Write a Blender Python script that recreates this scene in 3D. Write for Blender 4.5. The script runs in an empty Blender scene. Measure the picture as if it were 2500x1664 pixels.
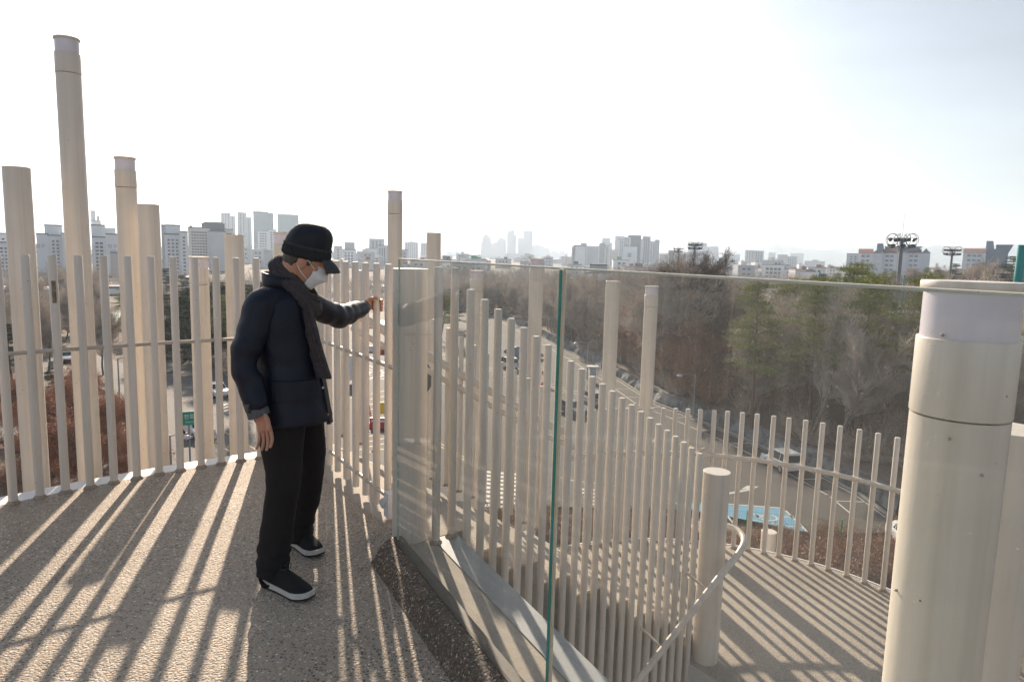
import bpy, math, random
from mathutils import Vector, Matrix, noise
R=math.radians
sc=bpy.context.scene
# ---------------------------------------------------------------- camera, sky, sun, exposure
EYE=1.58; F=1667.0; PITCH=R(7.25); ROLL=R(1.48)
cd=bpy.data.cameras.new('camera'); cam=bpy.data.objects.new('camera',cd); sc.collection.objects.link(cam)
fw=Vector((0,math.cos(PITCH),-math.sin(PITCH))); r0=Vector((1,0,0)); u0=r0.cross(fw)
rt=r0*math.cos(ROLL)+u0*math.sin(ROLL); up=-r0*math.sin(ROLL)+u0*math.cos(ROLL)
cam.matrix_world=Matrix(((rt.x,up.x,-fw.x,0),(rt.y,up.y,-fw.y,0),(rt.z,up.z,-fw.z,EYE),(0,0,0,1)))
cd.sensor_width=36; cd.lens=24.0; cd.clip_start=0.05; cd.clip_end=30000
sc.camera=cam
SAZ=R(-15.5); SEL=R(24)
w=bpy.data.worlds.new('World'); sc.world=w; w.use_nodes=True
nt=w.node_tree; bg=nt.nodes['Background']
sky=nt.nodes.new('ShaderNodeTexSky'); sky.sky_type='NISHITA'; sky.sun_disc=False
sky.sun_elevation=SEL; sky.sun_rotation=SAZ; sky.air_density=1.0; sky.dust_density=1.0; sky.ozone_density=1.0; sky.altitude=50
hs=nt.nodes.new('ShaderNodeHueSaturation'); hs.inputs['Saturation'].default_value=.55; nt.links.new(sky.outputs[0],hs.inputs['Color'])
# thin high cloud: soft streaks that lift the blue slightly
wc=nt.nodes.new('ShaderNodeTexCoord'); wm_=nt.nodes.new('ShaderNodeMapping'); wm_.inputs['Scale'].default_value=(1.2,1.2,5.0); wm_.inputs['Rotation'].default_value=(0,R(14),0)
wn=nt.nodes.new('ShaderNodeTexNoise'); wn.inputs['Scale'].default_value=1.1; wn.inputs['Detail'].default_value=5; wn.inputs['Roughness'].default_value=.55
wr_=nt.nodes.new('ShaderNodeMapRange'); wr_.inputs[1].default_value=.42; wr_.inputs[2].default_value=.72; wr_.inputs[3].default_value=.84; wr_.inputs[4].default_value=1.12
wx=nt.nodes.new('ShaderNodeMixRGB'); wx.blend_type='MULTIPLY'; wx.inputs[0].default_value=1
nt.links.new(wc.outputs['Generated'],wm_.inputs[0]); nt.links.new(wm_.outputs[0],wn.inputs['Vector']); nt.links.new(wn.outputs['Fac'],wr_.inputs[0])
nt.links.new(hs.outputs[0],wx.inputs[1]); nt.links.new(wr_.outputs[0],wx.inputs[2]); 
# hand-set gradient that dims the sky colour to the right, away from the sun
vd=nt.nodes.new('ShaderNodeVectorMath'); vd.operation='DOT_PRODUCT'; vd.inputs[1].default_value=(.80,.25,.30); nt.links.new(wc.outputs['Generated'],vd.inputs[0])
vr_=nt.nodes.new('ShaderNodeMapRange'); vr_.interpolation_type='SMOOTHSTEP'; vr_.inputs[1].default_value=.12; vr_.inputs[2].default_value=.78; vr_.inputs[3].default_value=1.0; vr_.inputs[4].default_value=.60
nt.links.new(vd.outputs['Value'],vr_.inputs[0]); wy=nt.nodes.new('ShaderNodeMixRGB'); wy.blend_type='MULTIPLY'; wy.inputs[0].default_value=1
nt.links.new(wx.outputs[0],wy.inputs[1]); nt.links.new(vr_.outputs[0],wy.inputs[2]); nt.links.new(wy.outputs[0],bg.inputs[0]); bg.inputs[1].default_value=0.098
sd=bpy.data.lights.new('sun','SUN'); sd.energy=4.6; sd.angle=R(0.6); sd.color=(1,0.83,0.65)
so=bpy.data.objects.new('sun',sd); sc.collection.objects.link(so)
sdir=Vector((math.sin(SAZ)*math.cos(SEL),math.cos(SAZ)*math.cos(SEL),math.sin(SEL)))
so.rotation_euler=sdir.to_track_quat('Z','Y').to_euler()
sc.view_settings.view_transform='Standard'; sc.view_settings.look='None'
sc.view_settings.exposure=1.08; sc.view_settings.gamma=1
sc.render.engine='CYCLES'
sc.cycles.max_bounces=8; sc.cycles.transparent_max_bounces=16; sc.cycles.volume_bounces=1
# ---------------------------------------------------------------- measuring helpers
def ray(px,py): return fw+rt*((px-1250)/F)-up*((py-832)/F)
def G(px,py,z):                       # where the sight line meets a level plane
    d=ray(px,py); return Vector((0,0,EYE))+d*((z-EYE)/d.z)
def W(px,py,depth):                   # point at a given forward distance
    d=ray(px,py); return Vector((0,0,EYE))+d*(depth/d.y)
EU=Vector((0.811,0.585,0)); EV=Vector((-0.585,0.811,0))      # stair frame
def UV(u,v,z=0): return EU*u+EV*v+Vector((0,0,z))
NN=Vector((0.887,0.462,0)); TT=Vector((0.462,-0.887,0))      # glass frame
def NT(n,t,z=0): return NN*n+TT*t+Vector((0,0,z))
# ---------------------------------------------------------------- object helpers
def link(o): sc.collection.objects.link(o); return o
def tag(o,label=None,cat=None,group=None,kind=None):
    if label: o['label']=label
    if cat: o['category']=cat
    if group: o['group']=group
    if kind: o['kind']=kind
    return o
def empty(name,loc,label=None,cat=None,group=None,rz=0):
    o=bpy.data.objects.new(name,None); link(o); o.location=loc; o.rotation_euler=(0,0,rz); o.empty_display_size=.1
    return tag(o,label,cat,group)
def wloc(o):
    v=Vector((0,0,0))
    while o: v+=o.location; o=o.parent
    return v
class MB:
    def __init__(s): s.v=[]; s.f=[]; s.m=[]; s.sm=[]
    def add(s,vs,fs,mi=0,smooth=False):
        b=len(s.v); s.v+= [tuple(x) for x in vs]; s.f+=[tuple(b+i for i in f) for f in fs]; s.m+=[mi]*len(fs); s.sm+=[smooth]*len(fs)
    def box(s,c,sx,sy,sz,rz=0,mi=0):          # c = centre
        c=Vector(c); M=Matrix.Rotation(rz,3,'Z'); vs=[]
        for z in (-1,1):
            for x,y in ((-1,-1),(1,-1),(1,1),(-1,1)): vs.append(c+M@Vector((x*sx/2,y*sy/2,z*sz/2)))
        s.add(vs,[(3,2,1,0),(4,5,6,7),(0,1,5,4),(1,2,6,5),(2,3,7,6),(3,0,4,7)],mi)
    def obox(s,a,b,wd,h,z0=None,mi=0):        # box along a->b, width wd, from z (a.z) up by h
        a=Vector(a);b=Vector(b);d=(b-a);n=Vector((-d.y,d.x,0)).normalized()*wd/2;H=Vector((0,0,h))
        vs=[a-n,b-n,b+n,a+n]; vs+=[x+H for x in vs]
        s.add(vs,[(3,2,1,0),(4,5,6,7),(0,1,5,4),(1,2,6,5),(2,3,7,6),(3,0,4,7)],mi)
    def prism(s,pts,z0,z1,mi=0,side=None,bot=True):
        n=len(pts); vs=[Vector((p[0],p[1],z0)) for p in pts]+[Vector((p[0],p[1],z1)) for p in pts]
        area=sum(pts[i][0]*pts[(i+1)%n][1]-pts[(i+1)%n][0]*pts[i][1] for i in range(n))
        o=list(range(n)) if area>0 else list(range(n))[::-1]
        s.add(vs,[tuple(i+n for i in o)]+([tuple(reversed(o))] if bot else []),mi)
        s.add(vs,[(o[i],o[(i+1)%n],o[(i+1)%n]+n,o[i]+n) for i in range(n)],mi if side is None else side)
    def tube(s,pts,rad,seg=12,mi=0,caps=True,smooth=True):
        pts=[Vector(p) for p in pts]; n=len(pts); rr=rad if isinstance(rad,(list,tuple)) else [rad]*n
        d=(pts[1]-pts[0]).normalized(); x=d.orthogonal().normalized() if abs(d.z)<.99 else Vector((1,0,0)); rings=[]; vs=[]
        for i,p in enumerate(pts):
            t=(pts[min(i+1,n-1)]-pts[max(i-1,0)]).normalized()
            x=(x-t*x.dot(t)).normalized(); y=t.cross(x)
            for k in range(seg):
                a=2*math.pi*k/seg; vs.append(p+(x*math.cos(a)+y*math.sin(a))*rr[i])
        fs=[(i*seg+k,i*seg+(k+1)%seg,(i+1)*seg+(k+1)%seg,(i+1)*seg+k) for i in range(n-1) for k in range(seg)]
        s.add(vs,fs,mi,smooth)
        if caps: s.add(vs,[tuple(range(seg))[::-1],tuple((n-1)*seg+k for k in range(seg))],mi)
    def cyl(s,c,z0,z1,r,seg=24,mi=0): s.tube([(c[0],c[1],z0),(c[0],c[1],z1)],r,seg,mi)
    def lathe(s,c,prof,seg=24,mi=0,smooth=True):        # prof [(r,z)]
        vs=[];n=len(prof)
        for r_,z in prof:
            for k in range(seg): a=2*math.pi*k/seg; vs.append((c[0]+r_*math.cos(a),c[1]+r_*math.sin(a),c[2]+z))
        s.add(vs,[(i*seg+k,i*seg+(k+1)%seg,(i+1)*seg+(k+1)%seg,(i+1)*seg+k) for i in range(n-1) for k in range(seg)],mi,smooth)
        s.add(vs,[tuple(range(seg))[::-1],tuple((n-1)*seg+k for k in range(seg))],mi)
    def mesh(s,name,mats,org=(0,0,0)):
        me=bpy.data.meshes.new(name); o=Vector(org)
        me.from_pydata([Vector(v)-o for v in s.v],[],s.f)
        for m in (mats if isinstance(mats,(list,tuple)) else [mats]): me.materials.append(m)
        me.polygons.foreach_set('material_index',s.m); me.polygons.foreach_set('use_smooth',s.sm); me.update(); return me
    def build(s,name,mats,parent=None,org=None):
        """mesh object; vertices are world coordinates, stored relative to org (or the parent's place)"""
        if org is None: org=wloc(parent)
        o=bpy.data.objects.new(name,s.mesh(name,mats,org)); link(o)
        if parent: o.parent=parent
        else: o.location=org
        return o
def children(o): return [c for c in bpy.data.objects if c.parent==o]
def copy_tree(o,parent=None,kids=None):
    c=o.copy(); link(c); c.parent=parent
    for ch in list(o.children): copy_tree(ch,c)
    return c
# ---------------------------------------------------------------- materials
def mat(name,col,rough=.6,metal=0,spec=.5,nz=None,bump=0,bscale=50,coat=0):
    """nz=(scale,amount,col2): second colour mixed in by noise"""
    m=bpy.data.materials.new(name); m.use_nodes=True; t=m.node_tree; b=t.nodes['Principled BSDF']
    b.inputs['Base Color'].default_value=(*col,1); b.inputs['Roughness'].default_value=rough; b.inputs['Metallic'].default_value=metal
    b.inputs['Specular IOR Level'].default_value=spec
    if coat: b.inputs['Coat Weight'].default_value=coat
    tc=t.nodes.new('ShaderNodeTexCoord')
    if nz:
        n=t.nodes.new('ShaderNodeTexNoise'); n.inputs['Scale'].default_value=nz[0]; n.inputs['Detail'].default_value=6; n.inputs['Roughness'].default_value=.65
        cr=t.nodes.new('ShaderNodeValToRGB'); cr.color_ramp.elements[0].position=.5-nz[1]/2; cr.color_ramp.elements[1].position=.5+nz[1]/2
        cr.color_ramp.elements[0].color=(*col,1); cr.color_ramp.elements[1].color=(*nz[2],1)
        t.links.new(tc.outputs['Object'],n.inputs['Vector']); t.links.new(n.outputs['Fac'],cr.inputs[0]); t.links.new(cr.outputs[0],b.inputs['Base Color'])
    if bump:
        n2=t.nodes.new('ShaderNodeTexNoise'); n2.inputs['Scale'].default_value=bscale; n2.inputs['Detail'].default_value=4
        bp=t.nodes.new('ShaderNodeBump'); bp.inputs['Strength'].default_value=bump; bp.inputs['Distance'].default_value=.01
        t.links.new(tc.outputs['Object'],n2.inputs['Vector']); t.links.new(n2.outputs['Fac'],bp.inputs['Height']); t.links.new(bp.outputs[0],b.inputs['Normal'])
    return m
def pebble(name,scale,dark,mid,lite,matrix,bump=.9,dens=.42):
    m=bpy.data.materials.new(name); m.use_nodes=True; t=m.node_tree; b=t.nodes['Principled BSDF']; L=t.links.new
    tc=t.nodes.new('ShaderNodeTexCoord'); wn=t.nodes.new('ShaderNodeTexNoise'); wn.inputs['Scale'].default_value=scale*1.4
    mx=t.nodes.new('ShaderNodeMixRGB'); mx.blend_type='ADD'; mx.inputs[0].default_value=.012
    L(tc.outputs['Object'],wn.inputs['Vector']); L(tc.outputs['Object'],mx.inputs[1]); L(wn.outputs['Color'],mx.inputs[2])
    vo=t.nodes.new('ShaderNodeTexVoronoi'); vo.inputs['Scale'].default_value=scale; vo.inputs['Randomness'].default_value=1
    L(mx.outputs[0],vo.inputs['Vector'])
    sep=t.nodes.new('ShaderNodeSeparateColor'); L(vo.outputs['Color'],sep.inputs[0])
    cr=t.nodes.new('ShaderNodeValToRGB'); e=cr.color_ramp.elements; e[0].position=0; e[0].color=(*dark,1); e[1].position=1; e[1].color=(*lite,1)
    for p,c in ((.22,dark),(.4,mid),(.6,(mid[0]*1.25,mid[1]*1.0,mid[2]*.72)),(.8,(mid[0]*.8,mid[1]*.85,mid[2]*.95)),(.93,lite)):
        q=e.new(p); q.color=(*c,1)
    L(sep.outputs[0],cr.inputs[0])
    mr=t.nodes.new('ShaderNodeMapRange'); mr.inputs[1].default_value=dens-.08; mr.inputs[2].default_value=dens+.08; mr.interpolation_type='SMOOTHSTEP'
    L(vo.outputs['Distance'],mr.inputs[0])
    # bigger patches where the stones are worn flush with cement
    pn=t.nodes.new('ShaderNodeTexNoise'); pn.inputs['Scale'].default_value=1.3; pn.inputs['Detail'].default_value=3; L(tc.outputs['Object'],pn.inputs['Vector'])
    pr=t.nodes.new('ShaderNodeMapRange'); pr.inputs[1].default_value=.42; pr.inputs[2].default_value=.66; pr.inputs[3].default_value=0; pr.inputs[4].default_value=.35; L(pn.outputs['Fac'],pr.inputs[0])
    ad=t.nodes.new('ShaderNodeMath'); ad.operation='ADD'; ad.use_clamp=True; L(mr.outputs[0],ad.inputs[0]); L(pr.outputs[0],ad.inputs[1])
    mc=t.nodes.new('ShaderNodeMixRGB'); L(ad.outputs[0],mc.inputs[0]); L(cr.outputs[0],mc.inputs[1]); mc.inputs[2].default_value=(*matrix,1)
    sn=t.nodes.new('ShaderNodeTexNoise'); sn.inputs['Scale'].default_value=.9; sn.inputs['Detail'].default_value=5; L(tc.outputs['Object'],sn.inputs['Vector'])
    sr=t.nodes.new('ShaderNodeMapRange'); sr.inputs[1].default_value=.3; sr.inputs[2].default_value=.7; sr.inputs[3].default_value=.78; sr.inputs[4].default_value=1.12; L(sn.outputs['Fac'],sr.inputs[0])
    mu=t.nodes.new('ShaderNodeMixRGB'); mu.blend_type='MULTIPLY'; mu.inputs[0].default_value=1; L(mc.outputs[0],mu.inputs[1]); L(sr.outputs[0],mu.inputs[2])
    L(mu.outputs[0],b.inputs['Base Color']); b.inputs['Roughness'].default_value=.7
    bp=t.nodes.new('ShaderNodeBump'); bp.invert=True; bp.inputs['Strength'].default_value=bump; bp.inputs['Distance'].default_value=.010
    L(vo.outputs['Distance'],bp.inputs['Height']); L(bp.outputs[0],b.inputs['Normal'])
    return m
M={}
def paint(name,c1,c2,rough=.42):
    """painted steel: soft mottling, a few dark specks, faint vertical runs"""
    m=mat(name,c1,rough,nz=(2.2,.5,c2),bump=.08,bscale=30); t=m.node_tree; b=t.nodes['Principled BSDF']; L=t.links.new
    src=b.inputs['Base Color'].links[0].from_socket
    tc=t.nodes.new('ShaderNodeTexCoord'); v=t.nodes.new('ShaderNodeTexVoronoi'); v.inputs['Scale'].default_value=14; L(tc.outputs['Object'],v.inputs['Vector'])
    lt=t.nodes.new('ShaderNodeMath'); lt.operation='LESS_THAN'; lt.inputs[1].default_value=.045; L(v.outputs['Distance'],lt.inputs[0])
    mp=t.nodes.new('ShaderNodeMapping'); mp.inputs['Scale'].default_value=(28,28,.7); L(tc.outputs['Object'],mp.inputs[0])
    n=t.nodes.new('ShaderNodeTexNoise'); n.inputs['Scale'].default_value=1; n.inputs['Detail'].default_value=5; L(mp.outputs[0],n.inputs['Vector'])
    r=t.nodes.new('ShaderNodeMapRange'); r.inputs[1].default_value=.48; r.inputs[2].default_value=.78; r.inputs[4].default_value=.38; L(n.outputs['Fac'],r.inputs[0])
    m1=t.nodes.new('ShaderNodeMixRGB'); L(r.outputs[0],m1.inputs[0]); L(src,m1.inputs[1]); m1.inputs[2].default_value=(c2[0]*.62,c2[1]*.58,c2[2]*.5,1)
    m2=t.nodes.new('ShaderNodeMixRGB'); L(lt.outputs[0],m2.inputs[0]); L(m1.outputs[0],m2.inputs[1]); m2.inputs[2].default_value=(.12,.09,.06,1)
    L(m2.outputs[0],b.inputs['Base Color']); return m
M['paint']=paint('cream_paint',(.67,.595,.515),(.60,.53,.455))
M['paint2']=paint('cream_pipe_paint',(.66,.60,.53),(.60,.54,.47))
M['weld']=mat('weld_collar',(.42,.36,.3),.7,nz=(40,.5,(.22,.15,.1)),bump=.4,bscale=80)
M['steelrail']=mat('steel_rail',(.55,.5,.44),.35,.2,nz=(9,.5,(.4,.33,.26)))
M['lens']=mat('opal_lens',(.70,.66,.72),.3,nz=(3,.4,(.55,.51,.55)))
M['white']=mat('flashing_paint',(.66,.66,.66),.55,nz=(1.5,.5,(.56,.56,.56)),bump=.05)
M['greysteel']=mat('grey_steel_paint',(.27,.285,.295),.55,nz=(2.5,.4,(.23,.24,.25)),bump=.05)
M['beige']=mat('smooth_concrete',(.42,.36,.29),.85,nz=(4,.5,(.33,.29,.245)),bump=.25,bscale=60)
M['stain']=mat('stained_concrete',(.34,.30,.23),.9,nz=(3,.35,(.14,.12,.09)),bump=.3,bscale=25)
M['peb']=pebble('exposed_aggregate',88,(.072,.062,.053),(.42,.32,.225),(.88,.76,.61),(.40,.335,.265))
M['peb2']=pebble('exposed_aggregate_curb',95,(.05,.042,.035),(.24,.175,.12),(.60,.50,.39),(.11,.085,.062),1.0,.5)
M['peb3']=pebble('exposed_aggregate_landing',120,(.08,.07,.06),(.36,.305,.245),(.72,.63,.52),(.42,.36,.295),.8,.40)
M['channel']=mat('bronze_channel',(.05,.035,.022),.6,nz=(15,.5,(.1,.075,.05)))
M['black']=mat('black_plastic',(.012,.012,.013),.45)
M['rust']=mat('rusty_plate',(.35,.3,.24),.6,.3,nz=(40,.4,(.16,.08,.03)))
# ---------------------------------------------------------------- deck, landing, stairs
C0=Vector((1.674,.004,0)); R0=6.137
def arc(c,r,a0,a1,n): return [Vector((c[0]+r*math.cos(R(a0+(a1-a0)*i/n)),c[1]+r*math.sin(R(a0+(a1-a0)*i/n)),0)) for i in range(n+1)]
ZB=-.30
outer=arc(C0,6.165,205,123.6,60)
poly=outer+[UV(1.655,5.2),UV(1.655,3.2),NT(1.04,-3.42),NT(1.04,2.2),Vector((1.2,-3.2,0))]
mb=MB(); mb.prism(poly,ZB,0,0,side=1)
tag(mb.build('deck_floor',[M['peb'],M['beige']]),kind='structure')
mb=MB()                                    # platform beyond the gate, level with the deck
mb.prism([UV(1.655,5.52),UV(1.655,3.2),UV(2.005,3.2),UV(2.005,5.52)],ZB,-.002,0)
mb.prism([NT(1.04,-3.42),NT(1.31,-3.42),NT(1.31,2.2),NT(1.04,2.2)],ZB,-.003,0)
tag(mb.build('concrete_ledge',M['beige']),kind='structure')
mb=MB(); mb.prism([NT(1.31,-3.40),NT(1.452,-3.42),NT(1.452,2.2),NT(1.31,2.2)],-.34,.004,0)
tag(mb.build('steel_edge_strip',M['greysteel'],org=NT(1.38,-1)),'grey painted steel strip along the edge of the stair opening','edge strip')
mb=MB(); a=arc(C0,6.168,205,123.0,60); b=arc(C0,6.36,205,123.0,60); mb.prism(a+b[::-1],-.32,-.012)
tag(mb.build('roof_flashing',M['white'],org=(-3.5,4,0)),'pale grey-white metal flashing outside the curved deck railing','flashing')
# curb under the glass: sloped aggregate face
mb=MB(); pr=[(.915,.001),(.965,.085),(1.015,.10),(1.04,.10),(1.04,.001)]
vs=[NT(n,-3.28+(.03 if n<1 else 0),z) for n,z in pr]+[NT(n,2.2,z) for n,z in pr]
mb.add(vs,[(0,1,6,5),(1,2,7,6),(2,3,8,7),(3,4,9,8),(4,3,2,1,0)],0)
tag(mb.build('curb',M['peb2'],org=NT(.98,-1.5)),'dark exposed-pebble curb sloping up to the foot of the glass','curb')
# stairs, first flight
RIS=.165; TR=.277; U0=2.005
st=empty('stairs',UV(3,4.3,-.7),'beige concrete stair flight going down behind the glass to the lower landing','stairs')
mb=MB(); mt=MB(); ms=MB(); NST=9
for k in range(1,NST):
    u0,u1=U0+(k-1)*TR,U0+k*TR; z=-RIS*k
    mb.prism([UV(u0-.03,3.2),UV(u1,3.2),UV(u1,5.5),UV(u0-.03,5.5)],z-.34,z,0)
    o=MB(); o.prism([UV(u0+.02,3.205),UV(u1-.07,3.205),UV(u1-.07,5.495),UV(u0+.02,5.495)],z+.0005,z+.004,0,bot=False)
    o.build('tread',M['peb3'],st)
mb.build('flight',M['beige'],st)
ms=MB()
pts=[]
for k in range(0,NST): pts+= [(U0+(k-1)*TR if k else 1.8,-RIS*k-.006),(U0+k*TR,-RIS*k-.006)]
pts+=[(4.18,-1.49),(4.18,-2.2),(1.8,-3.6)]
vs=[UV(u,3.195,z) for u,z in pts]+[UV(u,3.30,z) for u,z in pts]; n=len(pts)
ms.add(vs,[tuple(range(n))[::-1],tuple(range(n,2*n))]+[(i,(i+1)%n,(i+1)%n+n,i+n) for i in range(n)])
ms.build('side_wall',M['stain'],st)
mb=MB(); 
for s_ in (5.50,):
    a=UV(1.66,s_,-.02); b=UV(2.0,s_,-.02); c=UV(4.3,s_,-1.41); 
    for p,q in ((a,b),(b,c)):
        d=EV*.1; vs=[p,q,q+d,p+d,p-Vector((0,0,.4)),q-Vector((0,0,.4)),q+d-Vector((0,0,.4)),p+d-Vector((0,0,.4))]
        mb.add(vs,[(0,1,2,3),(7,6,5,4),(0,4,5,1),(1,5,6,2),(2,6,7,3),(3,7,4,0)])
mb.build('outer_stringer',M['white'],st)
# lower landing: half disc round the newel post
LC=Vector((1.704,4.8625,0)); a_up=math.degrees(math.atan2(EV.y,EV.x))
ZL=-1.485
ha=arc(LC,2.31,a_up-4,a_up-180,48)
mb=MB(); mb.prism([UV(4.18,5.5)]+ha+[UV(4.0,.66),UV(4.0,3.2),UV(4.18,3.3)],ZL-.32,ZL,0,side=1)
tag(mb.build('landing_floor',[M['peb3'],M['white']]),kind='structure')
mb=MB(); mb.prism(arc(LC,2.315,a_up-2,a_up-180,48)+arc(LC,2.335,a_up-180,a_up-2,48),ZL-.34,ZL+.006)
tag(mb.build('landing_edge_trim',M['white'],org=(3.5,6,ZL)),'thin white metal edge round the lower landing','edge strip')
# second flight, going back under the deck
st2=empty('stairs',UV(3,1.8,-2),'lower concrete stair flight leading back under the deck','stairs')
mb=MB()
for k in range(1,10):
    u1=4.0-(k-1)*TR; z=ZL-RIS*k
    mb.prism([UV(u1-TR,.7),UV(u1+.03,.7),UV(u1+.03,3.0),UV(u1-TR,3.0)],z-.34,z,0)
mb.build('flight',M['peb3'],st2)
# ---------------------------------------------------------------- railings
PR=.0225
def post_parts(parent,x,y,z0,z1,r=PR,collar=True,name='post'):
    mb=MB(); zt=z1-.006
    mb.lathe((x,y,0),[(r,z0),(r,zt),(r-.004,z1)],20)
    o=mb.build(name,M['paint'],parent)
    if collar:
        m2=MB(); rj=random.uniform(.9,1.12); m2.lathe((x,y,z0),[(r+.012*rj,0),(r+.013*rj,.007),(r+.004,.016),(r+.001,.022)],18); m2.build('weld_collar',M['weld'],o)
        o2=children(o)
    return o
random.seed(4)
def fixkid(o):
    pass
def railing(name,loc,label): return empty(name,loc,label,'railing')
# deck railing on the big arc
dr=railing('railing',(-2.5,4.5,0),'cream pole railing curving round the left edge of the upper deck')
A0=math.degrees(math.atan2(4.10-.004,-2.93-1.674)); step=math.degrees(.1385/R0)
RP=[]
for k in range(-14,13):
    a=R(A0-step*k); x=C0.x+R0*math.cos(a); y=C0.y+R0*math.sin(a); RP.append((x,y)); p=post_parts(dr,x,y,0,1.503,.0248)
    if k==1:
        m2=MB(); fx=Vector((-x,-y,0)).normalized(); sx=Vector((-fx.y,fx.x,0)); c=Vector((x,y,1.28))+fx*.024
        for (dz,h,wd,th) in ((0,.135,.022,.006),(.0,.062,.012,.014)):
            q=c+Vector((0,0,dz)); vs=[q+sx*(wd/2*i)+Vector((0,0,h/2*j))+fx*(th if l else -.004) for l in (0,1) for i,j in ((-1,-1),(1,-1),(1,1),(-1,1))]
            m2.add(vs,[(3,2,1,0),(4,5,6,7),(0,1,5,4),(1,2,6,5),(2,3,7,6),(3,0,4,7)])
        m2.tube([c+Vector((0,0,-.052)),c+fx*.012+Vector((0,0,-.052))],.008,10); m2.tube([c+Vector((0,0,.052)),c+fx*.01+Vector((0,0,.052))],.006,10)
        m2.build('strike_plate',M['rust'],dr)
mb=MB(); mb.tube([(C0.x+R0*math.cos(R(A0-step*k)),C0.y+R0*math.sin(R(A0-step*k)),.917) for k in range(-14,13)],.0125,10); mb.build('rail',M['steelrail'],dr)
# gate across the stair head
gt=empty('gate',(-.82,4.07,0),'cream pole gate across the stair head, held by the man','gate')
g0=Vector((-.715,3.915,0)); gd=Vector((-.098,.149,0))*1.0
gp=[g0+gd*k for k in range(0,9)]
for k,p in enumerate(gp): post_parts(gt,p.x,p.y,.03,1.505,.0222,False)
gn=Vector((gd.y,-gd.x,0)).normalized()
for z in (.917,.13):
    mb=MB(); mb.tube([gp[0]-gd.normalized()*.10+gn*.0+Vector((0,0,z)),gp[-1]+Vector((0,0,z))],.0125,10); mb.build('rail',M['steelrail'],gt)
mb=MB(); mb.box(gp[0]+Vector((.005,-.015,.105))-gd.normalized()*.05,.07,.075,.15,rz=R(30)); 
o=mb.build('hinge_box',M['white'],gt)
m2=MB(); c=gp[0]+Vector((-.008,-.035,.105))
m2.tube([c,c+Vector((-.012,-.016,0))],[.035,.031],20); m2.tube([c+Vector((-.012,-.016,0)),c+Vector((-.017,-.023,0))],[.018,.016],16); m2.build('hinge_knob',M['white'],gt)
# outer stair railing
orl=railing('railing',UV(3,5.42,-.6),'outer cream pole railing stepping down along the first stair flight')
for k in range(-3,16):
    u=2.17+.1445*k; zt=1.503 if k<=0 else 1.5-.605*(u-2.17)
    if u>4.33: break
    v=5.42 if u<3.6 else 5.42-.16*(u-3.6)/.7
    q=UV(u,v); post_parts(orl,q.x,q.y,max(zt-1.5,-1.48),zt)
mb=MB(); f1=lambda u:.638-.575*(u-2.966)
mb.tube([UV(2.2,5.30,f1(2.2)),UV(2.4,5.34,f1(2.4)),UV(4.25,5.34,f1(4.25)),UV(4.5,5.2,f1(4.5))],.037,16); mb.build('upper_rail',M['paint'],orl)
mb=MB(); f2=lambda u:f1(u)-.135
mb.tube([UV(2.2,5.30,f2(2.2)),UV(2.4,5.34,f2(2.4)),UV(4.25,5.34,f2(4.25)),UV(4.55,5.05,f2(4.5))],.026,14); mb.build('handrail',M['paint'],orl)
# inner stair railing
irl=railing('railing',UV(3,3.13,-.6),'dense row of cream poles stepping down between the two stair flights')
post_parts(irl,-.39,3.572,0,1.503)
for k in range(0,24):
    u=1.885+.0911*k; q=UV(u,3.13); zt=1.5 if k==0 else 1.44-.0553*(k-0)
    if k==0: q=Vector((-.312,3.657,0))
    post_parts(irl,q.x,q.y,0.004 if k==0 else ZL-.6*(4.1-u)-.1,zt,PR,k==0)
# landing railing
lr=railing('railing',(3,6.4,ZL),'low curved cream pole railing round the lower landing')
LT=[(.62,6.83),(.76,6.88),(.88,6.94),(1.0,6.97),(1.11,7.01),(1.24,7.06),(1.37,7.09),(1.5,7.12),(1.63,7.11),(1.76,7.12),(1.89,7.11),(2.02,7.1),(2.16,7.08),(2.29,7.04),(2.43,6.99),(2.57,6.95),(2.71,6.87),(2.84,6.8),(2.97,6.71),(3.1,6.62),(3.22,6.51),(3.35,6.39),(3.47,6.27),(3.59,6.14)]
for k in range(1,16):
    a=math.atan2(6.14-LC.y,3.59-LC.x)-k*.172/2.26; LT.append((LC.x+2.26*math.cos(a),LC.y+2.26*math.sin(a)))
for x,y in LT:
    d=Vector((x-LC.x,y-LC.y,0)).normalized()*2.252; post_parts(lr,LC.x+d.x,LC.y+d.y,ZL,0.0,.0245)
mb=MB(); pth=[]
for x,y in LT:
    d=Vector((x-LC.x,y-LC.y,0)).normalized()*2.195; pth.append((LC.x+d.x,LC.y+d.y,-.475))
mb.tube(pth,.024,14); mb.build('handrail',M['paint'],lr)
for k in (2,8,12,17,20,24):
    d=Vector((LT[k][0]-LC.x,LT[k][1]-LC.y,0)).normalized(); mb=MB(); b=Vector((LC.x,LC.y,0))
    mb.tube([b+d*2.195+Vector((0,0,-.50)),b+d*2.195+Vector((0,0,-.53)),b+d*2.215+Vector((0,0,-.555)),b+d*2.24+Vector((0,0,-.56))],.006,8); mb.build('bracket',M['paint'],lr)
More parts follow.
